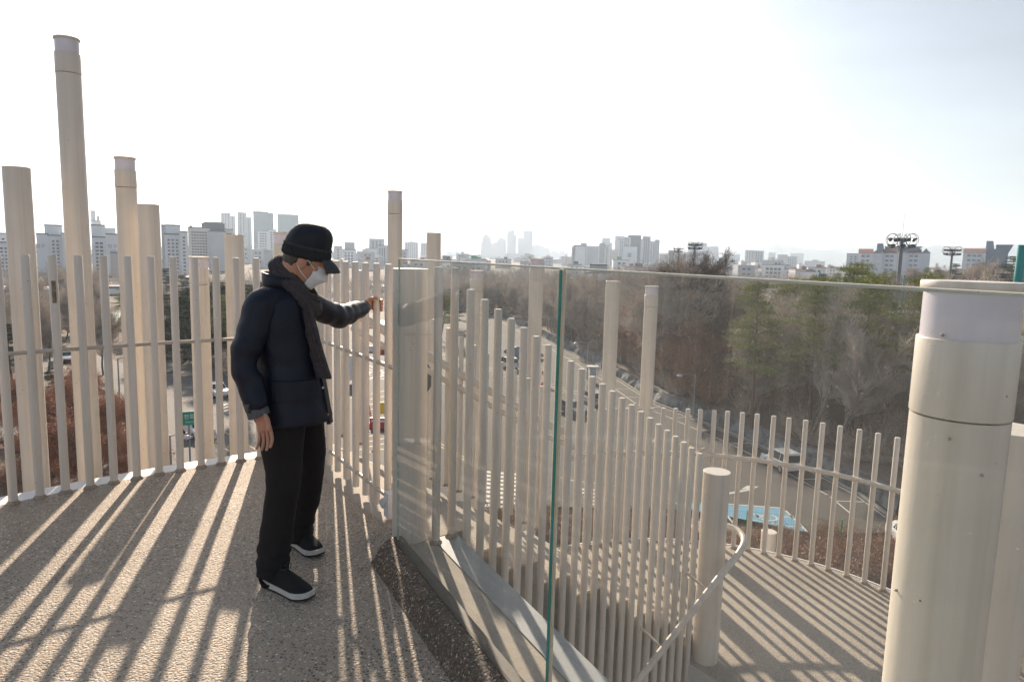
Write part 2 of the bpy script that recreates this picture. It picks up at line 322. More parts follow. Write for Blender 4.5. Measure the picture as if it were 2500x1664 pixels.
# handrail of the second flight
hr=empty('handrail',UV(3.6,2.9,-1),'round cream handrail curling round the stub newel post and running down the lower flight','handrail')
mb=MB(); hp=[]
fB=lambda u:-.765-.64*(3.89-u)
NC=UV(4.13,3.07)
for u in (2.6,3.0,3.4,3.8,4.02): hp.append(UV(u,2.9,fB(u)))
for i,(u,v,z) in enumerate(((4.14,2.9,-.612),(4.25,2.915,-.56),(4.35,2.96,-.525),(4.41,3.04,-.505),(4.42,3.13,-.495),(4.38,3.22,-.49),(4.30,3.27,-.488),(4.18,3.29,-.487),(4.12,3.22,-.487))): hp.append(UV(u,v,z))
def smooth(pts,n=5):
    out=[]; P=[Vector(p) for p in pts]
    for i in range(len(P)-1):
        a,b,c,d=P[max(i-1,0)],P[i],P[i+1],P[min(i+2,len(P)-1)]
        for k in range(n):
            t=k/n; out.append(.5*((2*b)+(c-a)*t+(2*a-5*b+4*c-d)*t*t+(-a+3*b-3*c+d)*t**3))
    return out+[P[-1]]
mb.tube(smooth(hp),.024,16); mb.build('rail',M['paint'],hr)
for k in (22,17):
    u=1.885+.0911*k; 
    uh=u+.10*0; mb=MB(); a=UV(u,3.115,fB(u)+.045-(.0)); b=UV(u+.0,2.905,fB(u)-.01)
    mb.tube([a,b],[.010,.010],10); mb.build('bracket',M['paint'],hr)
# ---------------------------------------------------------------- pipes
def pipe(x,y,z0,z1,rad,label,name='steel_pipe',light=False,cat='pole',group=None):
    o=empty(name,(x,y,z0),label,cat,group); k=rad/.0826; d=0
    if light:
        h=[z1-.018*k,z1-.018*k-.088*k,z1-.018*k-.088*k-.145*k]
        m=MB(); m.lathe((x,y,0),[(rad,z0),(rad,h[2]-.003)],40); m.build('pole',M['paint2'],o)
        m=MB(); m.lathe((x,y,0),[(rad*1.012,h[2]+.001),(rad*1.02,h[2]+.003),(rad*1.02,h[1]-.002),(rad*1.01,h[1]),(rad*.9,h[1]+.0005)],40); m.build('collar',M['paint2'],o)
        m=MB(); m.lathe((x,y,0),[(rad*.955,h[1]),(rad*.955,h[0])],40); m.build('lamp_lens',M['lens'],o)
        m=MB(); m.lathe((x,y,0),[(rad*1.0,h[0]),(rad*1.035,h[0]+.001),(rad*1.035,z1-.003),(rad*1.02,z1)],40); m.build('cap',M['paint2'],o)
    else:
        m=MB(); m.lathe((x,y,0),[(rad,z0),(rad,z1-.004)],40); m.build('pole',M['paint2'],o)
        m=MB(); m.lathe((x,y,0),[(rad*1.012,z1-.004),(rad*1.015,z1-.001),(rad*1.0,z1)],40); m.build('cap',M['paint2'],o)
    return o
GZ=-15.4
D2=.0826
def ztop(px,py,x,y):
    r=ray(px,py); return EYE+r.z/math.hypot(r.x,r.y)*math.hypot(x,y)
PL=[((-3.42,4.77),(38,408),0,'plain cream pipe, first from the left edge, outside the deck railing'),
((-3.30,5.20),(155,92),1,'tallest cream light pipe, rising highest into the sky at left'),
((-3.33,5.94),(303,384),1,'cream light pipe right of the tallest one, opal lens under its cap'),
((-3.08,5.82),(364,499),0,'plain cream pipe close beside the second light pipe at left'),
((-2.88,6.27),(485,626),1,'short cream light pipe seen between the deck railing poles left of the man'),
((-2.54,6.24),(571,573),0,'plain cream pipe just left of the man, outside the deck railing'),
((-2.23,6.62),(700,567),1,'cream light pipe partly hidden behind the man and his cap'),
((-1.98,7.00),(790,672),0,'plain cream pipe behind the gate beside the man\'s outstretched arm'),
((-1.34,7.72),(963,466),1,'slim cream light pipe rising behind the white stub post'),
((-.92,7.85),(1059,568),0,'plain cream pipe just right of the stub post, behind the glass top'),
((-.45,8.40),(1164,660),1,'cream light pipe with its lens below the top edge of the glass, left panel'),
((.27,8.12),(1309,631),1,'cream light pipe whose cap stands just above the glass beside the panel joint'),
((1.16,7.98),(1496,686),0,'plain cream pipe before the woods, right of the glass joint'),
((1.71,8.45),(1591,698),1,'cream light pipe before the brown-leaved trees, right of the plain pipe')]
for (x,y),(px,py),lt,lab in PL:
    pipe(x,y,GZ,ztop(px,py,x,y),D2,lab,'light_pole' if lt else 'steel_pipe',lt)
BP=pipe(.895,1.335,-.5,ztop(2370,686,.895,1.335),.0865,'big near light pipe with ringed cap and opal lens at the right edge','light_pole',True)
for px_,py_ in ((2318,1071),(2300,818),(2398,1160),(2188,1440)):
    r_=ray(px_,py_); a_=r_.x*r_.x+r_.y*r_.y; b_=-2*(r_.x*.895+r_.y*1.335); c_=.895**2+1.335**2-.0885**2; dd=b_*b_-4*a_*c_
    if dd>0:
        t_=(-b_-math.sqrt(dd))/(2*a_); q_=Vector((0,0,EYE))+r_*t_; n_=Vector((q_.x-.895,q_.y-1.335,0)).normalized()
        m=MB(); m.tube([q_-n_*.004,q_+n_*.0015,q_+n_*.003],[.003,.003,.002],12); m.build('screw',M['weld'],BP)
_q=W(2452,1100,1.85); pipe(_q.x,_q.y,-6,ztop(2452,1043,_q.x,_q.y),.0955,'plain cream pipe with white flat top behind the big near light pipe')
pipe(2.96,7.39,GZ,ztop(1876,1296,2.96,7.39),D2,'low cream stub pipe just outside the lower landing railing')
S1=pipe(-.545,3.63,0,1.49,.0925,'thick cream stub post at the gate, rounded top, half behind the glass',name='stub_post')
S2=pipe(1.555,4.94,ZL,.012,.098,'thick cream newel stub with slanted white top on the lower landing',name='stub_post')
for o in children(S2):
    if o.name.startswith('cap') or o.name.startswith('pole'):
        pass
# black round fitting on the far railing
q=W(1005,921,6.45); bf=empty('round_fitting',q,'round black fitting seen either side of the white stub post','fitting')
mb=MB(); d=Vector((0,-1,0))
mb.tube([q+Vector((0,.03,0)),q,q+d*.03,q+d*.035],[.17,.205,.205,.19],36); mb.build('housing',M['black'],bf)
for rr in (.16,.11,.06):
    mb=MB(); mb.tube([q+d*.036+Vector((rr*math.cos(t*.2618),0,rr*math.sin(t*.2618))) for t in range(25)],.006,8,caps=False); mb.build('ring',M['black'],bf)
# ---------------------------------------------------------------- glass
def glassmat():
    m=bpy.data.materials.new('dusty_glass'); m.use_nodes=True; t=m.node_tree; t.nodes.clear(); L=t.links.new
    out=t.nodes.new('ShaderNodeOutputMaterial'); tr=t.nodes.new('ShaderNodeBsdfTransparent'); tr.inputs[0].default_value=(.885,.915,.91,1)
    gl=t.nodes.new('ShaderNodeBsdfGlossy'); gl.inputs['Roughness'].default_value=.02; gl.inputs[0].default_value=(.9,.95,.95,1)
    fr=t.nodes.new('ShaderNodeFresnel'); fr.inputs[0].default_value=1.45
    tc=t.nodes.new('ShaderNodeTexCoord')
    df=t.nodes.new('ShaderNodeBsdfTranslucent'); df.inputs[0].default_value=(.75,.74,.70,1)
    d2=t.nodes.new('ShaderNodeBsdfDiffuse'); d2.inputs[0].default_value=(.75,.74,.70,1)
    ds=t.nodes.new('ShaderNodeMixShader'); ds.inputs[0].default_value=.5; L(df.outputs[0],ds.inputs[1]); L(d2.outputs[0],ds.inputs[2])
    n=t.nodes.new('ShaderNodeTexNoise'); n.inputs['Scale'].default_value=2.3; n.inputs['Detail'].default_value=7; L(tc.outputs['Object'],n.inputs['Vector'])
    mp=t.nodes.new('ShaderNodeMapping'); mp.inputs['Scale'].default_value=(30,30,1.2); L(tc.outputs['Object'],mp.inputs[0])
    n2=t.nodes.new('ShaderNodeTexNoise'); n2.inputs['Scale'].default_value=1; n2.inputs['Detail'].default_value=4; L(mp.outputs[0],n2.inputs['Vector'])
    v=t.nodes.new('ShaderNodeTexVoronoi'); v.inputs['Scale'].default_value=34; L(tc.outputs['Object'],v.inputs['Vector'])
    vr=t.nodes.new('ShaderNodeMapRange'); vr.inputs[1].default_value=.10; vr.inputs[2].default_value=.03; vr.inputs[3].default_value=0; vr.inputs[4].default_value=.22; L(v.outputs['Distance'],vr.inputs[0])
    a=t.nodes.new('ShaderNodeMapRange'); a.inputs[1].default_value=.35; a.inputs[2].default_value=.75; a.inputs[3].default_value=.058; a.inputs[4].default_value=.115; L(n.outputs['Fac'],a.inputs[0])
    b=t.nodes.new('ShaderNodeMapRange'); b.inputs[1].default_value=.45; b.inputs[2].default_value=.8; b.inputs[3].default_value=0; b.inputs[4].default_value=.085; L(n2.outputs['Fac'],b.inputs[0])
    s1=t.nodes.new('ShaderNodeMath'); s1.operation='ADD'; L(a.outputs[0],s1.inputs[0]); L(b.outputs[0],s1.inputs[1])
    s2=t.nodes.new('ShaderNodeMath'); s2.operation='ADD'; L(s1.outputs[0],s2.inputs[0]); L(vr.outputs[0],s2.inputs[1])
    m1=t.nodes.new('ShaderNodeMixShader'); L(fr.outputs[0],m1.inputs[0]); L(tr.outputs[0],m1.inputs[1]); L(gl.outputs[0],m1.inputs[2])
    m2=t.nodes.new('ShaderNodeMixShader'); L(s2.outputs[0],m2.inputs[0]); L(m1.outputs[0],m2.inputs[1]); L(ds.outputs[0],m2.inputs[2])
    L(m2.outputs[0],out.inputs[0]); return m
M['glass']=glassmat()
M['glassedge']=mat('glass_cut_edge',(.02,.20,.19),.12,spec=.8,nz=(6,.4,(.05,.30,.28)))
M['glasstop']=mat('glass_top_edge',(.72,.70,.64),.35,nz=(20,.5,(.8,.77,.68)))  # cream instead of glass green: sunlight on the top edge put into the colour
M['paleedge']=mat('pale_cut_edge',(.30,.42,.38),.15,spec=.8)
M['silicone']=mat('silicone_seal',(.62,.57,.45),.5,nz=(8,.5,(.45,.4,.3)))
M['laminate']=mat('laminate_line',(.75,.72,.62),.4)
def glass_pane(t0,t1,label,first='silicone'):
    z0,z1=.104,1.545; a=NT(1.05,t0,0)
    gp_=empty('glass_balustrade',NT(1.06,(t0+t1)/2,z0),label,'glass barrier')
    m=MB(); p=[NT(1.05,t0,z0),NT(1.05,t1,z0),NT(1.05,t1,z1),NT(1.05,t0,z1)]
    m.add(p,[(0,1,2,3)]); m.build('pane',M['glass'],gp_)
    m=MB(); q=[NT(1.0505,t0,z1),NT(1.0505,t1,z1),NT(1.066,t1,z1),NT(1.066,t0,z1)]; q+=[x-Vector((0,0,.006)) for x in q]
    m.add(q,[(0,1,2,3),(7,6,5,4),(0,4,5,1),(1,5,6,2),(2,6,7,3),(3,7,4,0)]); m.build('top_edge',M['glasstop'],gp_)
    for t,sg in ((t0,1),(t1,-1)):
        m=MB(); q=[NT(1.0505,t,z0),NT(1.0595,t,z0),NT(1.0595,t,z1-.007),NT(1.0505,t,z1-.007)]; q+=[x+TT*(sg*.0025) for x in q]
        m.add(q,[(0,1,2,3),(7,6,5,4),(0,4,5,1),(1,5,6,2),(2,6,7,3),(3,7,4,0)]); m.build('cut_edge',M[first if t==t0 else 'glassedge'],gp_)
    return gp_
g1=glass_pane(-3.245,-1.725,'left glass balustrade panel, from the stub post to the teal joint','paleedge')
g2=glass_pane(-1.705,-.19,'near glass balustrade panel, right of the teal joint, in front of the big pipe')
g3=glass_pane(-.17,1.4,'glass balustrade panel beside the camera, beyond the right edge')
sl=empty('glass_joint_seal',NT(1.06,-1.715,.1),'cream silicone seal in the joint between the glass panels','seal')
for na,nb in ((.0598,.0625),(.0640,.0660),(.0675,.0715)):
    m=MB(); m.prism([NT(1+na,-1.727),NT(1+nb,-1.727),NT(1+nb,-1.723),NT(1+na,-1.723)],.106,1.538); m.build('bead',M['silicone'],sl)
mb=MB(); mb.prism([NT(1.036,-3.29),NT(1.09,-3.29),NT(1.09,2.2),NT(1.036,2.2)],.0,.103); 
tag(mb.build('glass_channel',M['channel'],org=NT(1.06,-1.5)),'dark bronze channel holding the foot of the glass','channel')
# ---------------------------------------------------------------- the man at the gate
def drape(m,scale,strength,stretch=(1,1,.55)):
    t=m.node_tree; b=t.nodes['Principled BSDF']; L=t.links.new; old=b.inputs['Normal'].links[0].from_socket
    tc=t.nodes.new('ShaderNodeTexCoord'); mp=t.nodes.new('ShaderNodeMapping'); mp.inputs['Scale'].default_value=stretch; mp.inputs['Rotation'].default_value=(.35,.2,.5)
    n=t.nodes.new('ShaderNodeTexNoise'); n.inputs['Scale'].default_value=scale; n.inputs['Detail'].default_value=3; n.inputs['Distortion'].default_value=1.6
    a=t.nodes.new('ShaderNodeMath'); a.operation='SUBTRACT'; a.inputs[1].default_value=.5; ab=t.nodes.new('ShaderNodeMath'); ab.operation='ABSOLUTE'
    pw=t.nodes.new('ShaderNodeMath'); pw.operation='POWER'; pw.inputs[1].default_value=.6
    L(tc.outputs['Object'],mp.inputs[0]); L(mp.outputs[0],n.inputs['Vector']); L(n.outputs['Fac'],a.inputs[0]); L(a.outputs[0],ab.inputs[0]); L(ab.outputs[0],pw.inputs[0])
    bp=t.nodes.new('ShaderNodeBump'); bp.inputs['Strength'].default_value=strength; bp.inputs['Distance'].default_value=.03; L(pw.outputs[0],bp.inputs['Height']); L(old,bp.inputs['Normal']); L(bp.outputs[0],b.inputs['Normal'])
def clothmat(name,c1,c2,rough=.85,scl=(6,),weave=None,sheen=.0,bump=.15,bs=220):
    m=mat(name,c1,rough,spec=.25,nz=(scl[0],.5,c2),bump=bump,bscale=bs); b=m.node_tree.nodes['Principled BSDF']; b.inputs['Sheen Weight'].default_value=sheen
    return m
M['skin']=mat('skin',(.50,.26,.17),.5,spec=.4,nz=(18,.5,(.42,.20,.13)),bump=.12,bscale=160)
M['skin'].node_tree.nodes['Principled BSDF'].inputs['Subsurface Weight'].default_value=.12; M['skin'].node_tree.nodes['Principled BSDF'].inputs['Subsurface Radius'].default_value=(.02,.008,.004)
M['navy']=clothmat('navy_coat_cloth',(.0028,.0046,.0135),(.0042,.0068,.019),.5); M['navy'].node_tree.nodes['Principled BSDF'].inputs['Specular IOR Level'].default_value=.32; drape(M['navy'],4,.13)
M['trouser']=clothmat('dark_trouser_cloth',(.0125,.0105,.011),(.018,.015,.0155),.85)
drape(M['trouser'],4,.3,(1,1,.4))
M['cuff']=clothmat('grey_jersey',(.085,.088,.092),(.11,.112,.115),.95,scl=(60,))
M['capc']=clothmat('quilted_black',(.010,.012,.018),(.014,.016,.022),.6)
M['wool']=clothmat('charcoal_wool',(.016,.017,.018),(.032,.034,.036),1,scl=(90,),bump=.7,bs=130)
M['scarf']=clothmat('grey_brown_knit',(.048,.040,.042),(.085,.072,.074),1,scl=(50,),bump=.6,bs=120)
M['hair']=mat('dark_hair',(.035,.024,.017),.6,nz=(60,.5,(.10,.08,.065)),bump=.6,bscale=140)
M['mask']=mat('white_mask_fabric',(.74,.75,.76),.85,nz=(30,.4,(.62,.63,.65)))
M['gold']=mat('gold_wire',(.55,.36,.14),.3,.9)
M['eyeglass']=mat('spectacle_glass',(.12,.12,.12),.1,spec=.8)
M['shoe']=mat('black_knit_shoe',(.006,.006,.0065),.9,bump=.4,bscale=260)
M['sole']=mat('pale_foam_sole',(.55,.52,.49),.8,nz=(30,.5,(.42,.40,.37))); M['tread']=mat('black_rubber',(.012,.012,.012),.85); M['shoeG']=mat('grey_shoe_panel',(.06,.065,.065),.6)
V=Vector
FD=V((math.cos(R(1)),math.sin(R(1)),0)); LD=V((-FD.y,FD.x,0)); UP=V((0,0,1))
def spl(P,n):
    """Catmull-Rom over list of tuples/vectors of equal length"""
    out=[]; N=len(P)
    for i in range(N-1):
        a,b,c,d=[tuple(P[k]) for k in (max(i-1,0),i,i+1,min(i+2,N-1))]
        for k in range(n):
            t=k/n; out.append(tuple(.5*((2*q)+(r-p)*t+(2*p-5*q+4*r-s)*t*t+(-p+3*q-3*r+s)*t**3) for p,q,r,s in zip(a,b,c,d)))
    out.append(tuple(P[-1])); return out
def loft(mb,rings,seg=40,n=6,fold=None,mi=0,cap0=True,cap1=True,fr=None):
    """rings: (cx,cy,cz,a,b) ellipse radii; a along fr[0], b along fr[1] (default facing / left), horizontal unless limb"""
    rr=spl(rings,n) if n>1 else rings; vs=[]
    X,Y=fr or (FD,LD)
    for j,(cx,cy,cz,a,b) in enumerate(rr):
        for k in range(seg):
            t=2*math.pi*k/seg; p=V((cx,cy,cz))+X*(a*math.cos(t))+Y*(b*math.sin(t))
            if fold:
                nn=(X*math.cos(t)+Y*math.sin(t)); p=p+nn*fold(p,t,j/len(rr))
            vs.append(p)
    m=len(rr); mb.add(vs,[(j*seg+k,j*seg+(k+1)%seg,(j+1)*seg+(k+1)%seg,(j+1)*seg+k) for j in range(m-1) for k in range(seg)],mi,True)
    if cap0: mb.add(vs,[tuple(range(seg))[::-1]],mi)
    if cap1: mb.add(vs,[tuple((m-1)*seg+k for k in range(seg))],mi)
def limb(mb,pts,seg=28,n=6,fold=None,mi=0,side=None,flat=1.0,caps=(True,True)):
    """pts: (x,y,z,r) along a limb"""
    rr=spl(pts,n) if n>1 else pts; P=[V(p[:3]) for p in rr]; vs=[]; d=(P[1]-P[0]).normalized(); x=(side or LD); x=(x-d*x.dot(d)).normalized(); m=len(P)
    for i,p in enumerate(P):
        t_=(P[min(i+1,m-1)]-P[max(i-1,0)]).normalized(); x=(x-t_*x.dot(t_)).normalized(); y=t_.cross(x)
        for k in range(seg):
            a=2*math.pi*k/seg; nn=x*math.cos(a)+y*math.sin(a)*flat; q=p+nn*rr[i][3]
            if fold: q=q+nn*fold(q,a,i/m)
            vs.append(q)
    mb.add(vs,[(j*seg+k,j*seg+(k+1)%seg,(j+1)*seg+(k+1)%seg,(j+1)*seg+k) for j in range(m-1) for k in range(seg)],mi,True)
    if caps[0]: mb.add(vs,[tuple(range(seg))[::-1]],mi)
    if caps[1]: mb.add(vs,[tuple((m-1)*seg+k for k in range(seg))],mi)
def wr(amp,fx,fz,seed=0,along=None):
    """wrinkles: ridged noise stretched one way"""
    def f(p,a,t):
        q=V((p.x*fx,p.y*fx,p.z*fz))+V((seed*3.1,seed*1.7,0)); v=noise.noise(q)+.5*noise.noise(q*2.1); v2=1-abs(noise.noise(q*1.3+V((5,5,5))))*2
        return amp*(v*.6+v2*.5)
    return f
BC=V((-1.075,3.235,0))            # body axis at the hips
def bp(f,l,z): return tuple(BC+FD*f+LD*l+UP*z)
man_loc=V((-1.07,3.25,0))
# --- body (one surface after remesh)
B=MB()
HC=V((-.968,3.215,1.535))         # head centre
tilt=R(29); HX=(FD*math.cos(tilt)-UP*math.sin(tilt)); HX=(Matrix.Rotation(R(11),3,'Z')@HX).normalized(); HY=(LD-HX*LD.dot(HX)).normalized(); HZ=HX.cross(HY)
HS=.935
def hp(x,y,z): return HC+(HX*x+HY*y+HZ*z)*HS
hr=[(.035,0,-.128,.020,.022),(.032,0,-.118,.045,.036),(.022,0,-.098,.068,.052),(.008,0,-.07,.084,.064),(0,0,-.03,.094,.072),(-.004,0,.01,.099,.076),(-.008,0,.05,.100,.077),(-.012,0,.085,.088,.07),(-.014,0,.11,.06,.05),(-.014,0,.122,.02,.02)]
vs=[];seg_=40; rr=spl(hr,5)
for cx,cy,cz,a,b in rr:
    for k in range(seg_):
        t=2*math.pi*k/seg_; vs.append(hp(cx+a*math.cos(t),b*math.sin(t),cz))
m_=len(rr); B.add(vs,[(j*seg_+k,j*seg_+(k+1)%seg_,(j+1)*seg_+(k+1)%seg_,(j+1)*seg_+k) for j in range(m_-1) for k in range(seg_)]+[tuple(range(seg_))[::-1],tuple((m_-1)*seg_+k for k in range(seg_))],0,True)
def blob(mb,c,rx,ry,rz_,ax=None,seg=16,rings=9,mi=0):
    X,Y,Z=ax or (HX,HY,HZ); vs=[]
    for j in range(rings+1):
        ph=math.pi*j/rings
        for k in range(seg): t=2*math.pi*k/seg; vs.append(c+X*(rx*math.sin(ph)*math.cos(t))+Y*(ry*math.sin(ph)*math.sin(t))-Z*(rz_*math.cos(ph)))
    mb.add(vs,[(j*seg+k,j*seg+(k+1)%seg,(j+1)*seg+(k+1)%seg,(j+1)*seg+k) for j in range(rings) for k in range(seg)],mi,True)
blob(B,hp(.105,0,-.028),.022,.016,.026); blob(B,hp(.098,0,-.005),.016,.010,.035)            # nose
blob(B,hp(.088,0,.028),.02,.052,.012); blob(B,hp(.086,.03,-.075+.012),.012,.02,.012); blob(B,hp(.092,0,-.068),.012,.026,.012)
for s_ in (-1,1):
    blob(B,hp(.050,s_*.048,-.02),.026,.018,.020)                                              # cheeks
    blob(B,hp(-.008,s_*.079,-.016),.022,.011,.036); blob(B,hp(-.013,s_*.086,-.008),.018,.007,.027); blob(B,hp(.002,s_*.078,-.037),.009,.007,.012) # ears
    blob(B,hp(.088,s_*.031,.006),.012,.015,.009)                                             # eyes
limb(B,[tuple(hp(-.02,0,-.02))+(.062,),tuple(hp(-.035,0,-.09))+(.058,),(-1.055,3.235,1.40,.062),(-1.075,3.24,1.34,.075)])
loft(B,[(-1.075,3.24,1.40,.05,.08),(-1.075,3.24,1.36,.08,.15),(-1.08,3.24,1.28,.10,.165),(-1.07,3.235,1.12,.10,.145),(-1.05,3.235,1.0,.10,.14),(-1.04,3.235,.90,.10,.14),(-1.035,3.235,.84,.08,.12)],30)
RS=V((-1.125,3.06,1.325)); RE=V((-1.185,2.985,1.075)); RW=V((-1.118,2.965,.868))
LS=V((-1.07,3.40,1.32)); LE=V((-.935,3.67,1.222)); LW=V((-.865,3.965,1.252))
for a,b,c in ((RS,RE,RW),(LS,LE,LW)):
    limb(B,[tuple(a)+(.055,),tuple(a*.5+b*.5)+(.048,),tuple(b)+(.040,),tuple(b*.6+c*.4)+(.038,),tuple(c)+(.026,)])
RH=V((-1.07,3.145,.88)); RK=V((-1.055,3.09,.50)); RA=V((-1.098,3.055,.10)); LH=V((-1.04,3.33,.88)); LK=V((-1.015,3.385,.50)); LA=V((-1.098,3.47,.10))
for a,b,c in ((RH,RK,RA),(LH,LK,LA)): limb(B,[tuple(a)+(.078,),tuple(b)+(.055,),tuple(b*.6+c*.4)+(.052,),tuple(c)+(.038,)])
# right hand: hanging, relaxed, back of hand towards the deck side
def finger(mb,pts,r0_,r1_): limb(mb,[tuple(p)+(r0_+(r1_-r0_)*i/(len(pts)-1),) for i,p in enumerate(pts)],12,4)
hd_=(V((.055,-.012,-.17))).normalized(); wd_=(V((.80,-.42,.28))); wd_=(wd_-hd_*wd_.dot(hd_)).normalized(); nd_=hd_.cross(wd_)   # hand axis, across, normal
def rp(a,b,c): return RW+hd_*a+wd_*b+nd_*c
limb(B,[tuple(rp(-.01,0,0))+(.027,),tuple(rp(.02,0,0))+(.032,),tuple(rp(.05,.002,0))+(.040,),tuple(rp(.085,.0,.0))+(.041,),tuple(rp(.10,0,0))+(.034,)],20,4,flat=.42,side=wd_)
for b,ln,r_ in ((-.036,.066,.0078),(-.0122,.078,.0084),(.0122,.083,.0086),(.036,.073,.0084)):
    finger(B,[rp(.078,b*.95,0),rp(.105,b,.002),rp(.105+ln*.45,b*1.16,.012),rp(.105+ln*.75,b*1.2,.026),rp(.105+ln*.93,b*1.2,.040)],r_*1.1,r_*.78)
finger(B,[rp(.025,.028,.005),rp(.05,.050,.014),rp(.08,.056,.022),rp(.10,.052,.032)],.0125,.009)
# left hand: closed round the gate pole
PC=V((gp[1].x,gp[1].y,0)); hz=1.262
pd=(PC-V((LW.x,LW.y,0))); pd.z=0; pd.normalize(); ps=V((pd.y,-pd.x,0))         # ps points to the camera's right side of the pole
limb(B,[tuple(LW-pd*.01)+(.026,),tuple(LW+pd*.03+UP*.004-ps*.012)+(.031,),tuple(V((PC.x,PC.y,hz))-pd*.030-ps*.034)+(.036,),tuple(V((PC.x,PC.y,hz))+pd*.008-ps*.040)+(.034,)],20,4,flat=.5,side=UP)
for i,(dz,r_) in enumerate(((.030,.0095),(.010,.0098),(-.010,.0093),(-.028,.0082))):
    c=V((PC.x,PC.y,hz+dz)); RR=.0222+r_*.95; pts=[]
    for a in (-80,-40,0,40,80,118): pts.append(c+(-ps*math.cos(R(a+80)) *0)+ (pd*math.sin(R(a+90-80+10))*0)+ (Matrix.Rotation(R(a),3,'Z')@(pd))*RR*(1.12 if a<-60 else 1.0)+UP*(-.004*i*(a+80)/200))
    # go from the palm side (-ps) over the far side (+pd) to the camera-right side
    pts=[c-ps*.036+pd*.002]+[c+(-ps*math.cos(R(t))+pd*math.sin(R(t)))*RR-UP*(.0005*t*.1) for t in (28,62,96,130,162,192-6*i)]
    finger(B,pts,r_*1.08,r_*.85)
c=V((PC.x,PC.y,hz+.022)); finger(B,[c-pd*.036-ps*.030,c-pd*.041-ps*.008+UP*.012,c-pd*.035+ps*.014+UP*.016,c-pd*.022+ps*.030+UP*.014],.0125,.0095)
person=B.build('person',M['skin'],org=man_loc)
tag(person,'man in navy coat, black cap, white mask and grey scarf, holding the gate','person')
rm=person.modifiers.new('remesh','REMESH'); rm.mode='VOXEL'; rm.voxel_size=.0031; rm.use_smooth_shade=True
sm=person.modifiers.new('smooth','SMOOTH'); sm.factor=.5; sm.iterations=3
# --- coat
Cb=MB()
def coatfold(p,a,t):
    q=V((p.x*5,p.y*5,p.z*3.2)); v=noise.noise(q)*.6+.35*noise.noise(q*2.3+V((3,1,2)))
    side=math.exp(-((p.z-.98)/.16)**2); drag=noise.noise(V((p.x*4+p.z*5,p.y*4,p.z*9)))
    hem=max(0,(.86-p.z)/.12)
    return .009*v+.008*side*drag+.008*hem*math.sin(a*4+2)*.6+.006*(1-2*abs(noise.noise(V((p.x*8,p.y*8,p.z*11+p.x*6)))))*.7
loft(Cb,[(-1.09,3.235,1.415,.070,.075),(-1.09,3.235,1.40,.088,.11),(-1.092,3.235,1.375,.108,.155),(-1.098,3.235,1.335,.128,.195),(-1.095,3.235,1.25,.142,.205),(-1.080,3.235,1.12,.152,.198),(-1.065,3.23,1.00,.158,.195),(-1.055,3.225,.90,.166,.198),(-1.047,3.22,.82,.174,.204),(-1.043,3.22,.775,.178,.207),(-1.043,3.22,.768,.165,.19)],72,7,coatfold)
o=Cb.build('coat',M['navy'],person)
def placket(fo,l0,z0,z1,w_,th,name='placket'):
    m=MB(); n=14; vs=[]
    for i in range(n+1):
        z=z0+(z1-z0)*i/n
        for l,e in ((l0-w_/2,0),(l0+w_/2,0),(l0+w_/2,th),(l0-w_/2,th)): vs.append(V(bp(fo(z)+e,l,z)))
    m.add(vs,[(4*i+k,4*i+(k+1)%4,4*(i+1)+(k+1)%4,4*(i+1)+k) for i in range(n) for k in range(4)]+[(3,2,1,0),tuple(4*n+k for k in range(4))])
    return m.build(name,M['navy'],person)
def fo(z):
    P_=[(.74,.214),(.80,.206),(.90,.190),(1.0,.172),(1.12,.148),(1.25,.122),(1.335,.104)]
    for (a,fa),(b,fb) in zip(P_,P_[1:]):
        if z<=b or b==1.335: return fa+(fb-fa)*max(0,min(1,(z-a)/(b-a)))-.012
pk=placket(fo,-.03,.752,1.33,.06,.016)
for z in (.80,.93,1.06,1.19,1.30):
    c=V(bp(fo(z)+.012,-.06,z)); m=MB(); m.tube([c,c-LD*.004],.0055,10); m.build('snap_button',M['gold'] if z<.85 else M['whiteP'] if 'whiteP' in M else M['mask'],pk)
# pocket flap and yoke seam on the near side
m=MB(); vs=[]
for i in range(11):
    a=R(-100+i*6.5)
    for z,e in ((.985,.006),(.905,.010),(.905,-.01),(.985,-.01)):
        vs.append(BC+V((.03,-.01,0))+FD*((.176+e)*math.cos(a))+LD*((.210+e)*math.sin(a))+UP*(z-.012*abs(i-5)/5*(1 if z<.95 else 0)))
m.add(vs,[(4*i+k,4*(i+1)+k,4*(i+1)+(k+1)%4,4*i+(k+1)%4) for i in range(10) for k in range(4)]); m.build('pocket_flap',M['navy'],o)
# collar
m=MB(); rings=[]
for t in range(0,19):
    a=R(-30+t*(300)/18+30-0) ; 
cl=MB(); vs=[]; n=30
for i in range(n+1):
    a=R(62+236*i/n)                       # open towards the front
    for r_,z in ((.086,1.375),(.094,1.415),(.104,1.452),(.110,1.452),(.108,1.415),(.104,1.36)):
        bk=-math.cos(a); zz=z+(.018*bk)
        vs.append(V((-1.075,3.24,0))+FD*(r_*math.cos(a)*1.0)+LD*(r_*math.sin(a)*1.12)+UP*zz)
cl.add(vs,[(6*i+k,6*(i+1)+k,6*(i+1)+(k+1)%6,6*i+(k+1)%6) for i in range(n) for k in range(6)],0,True); cl.add(vs,[(0,1,2,3,4,5),tuple(6*n+k for k in (5,4,3,2,1,0))]); cl.build('collar',M['navy'],o)
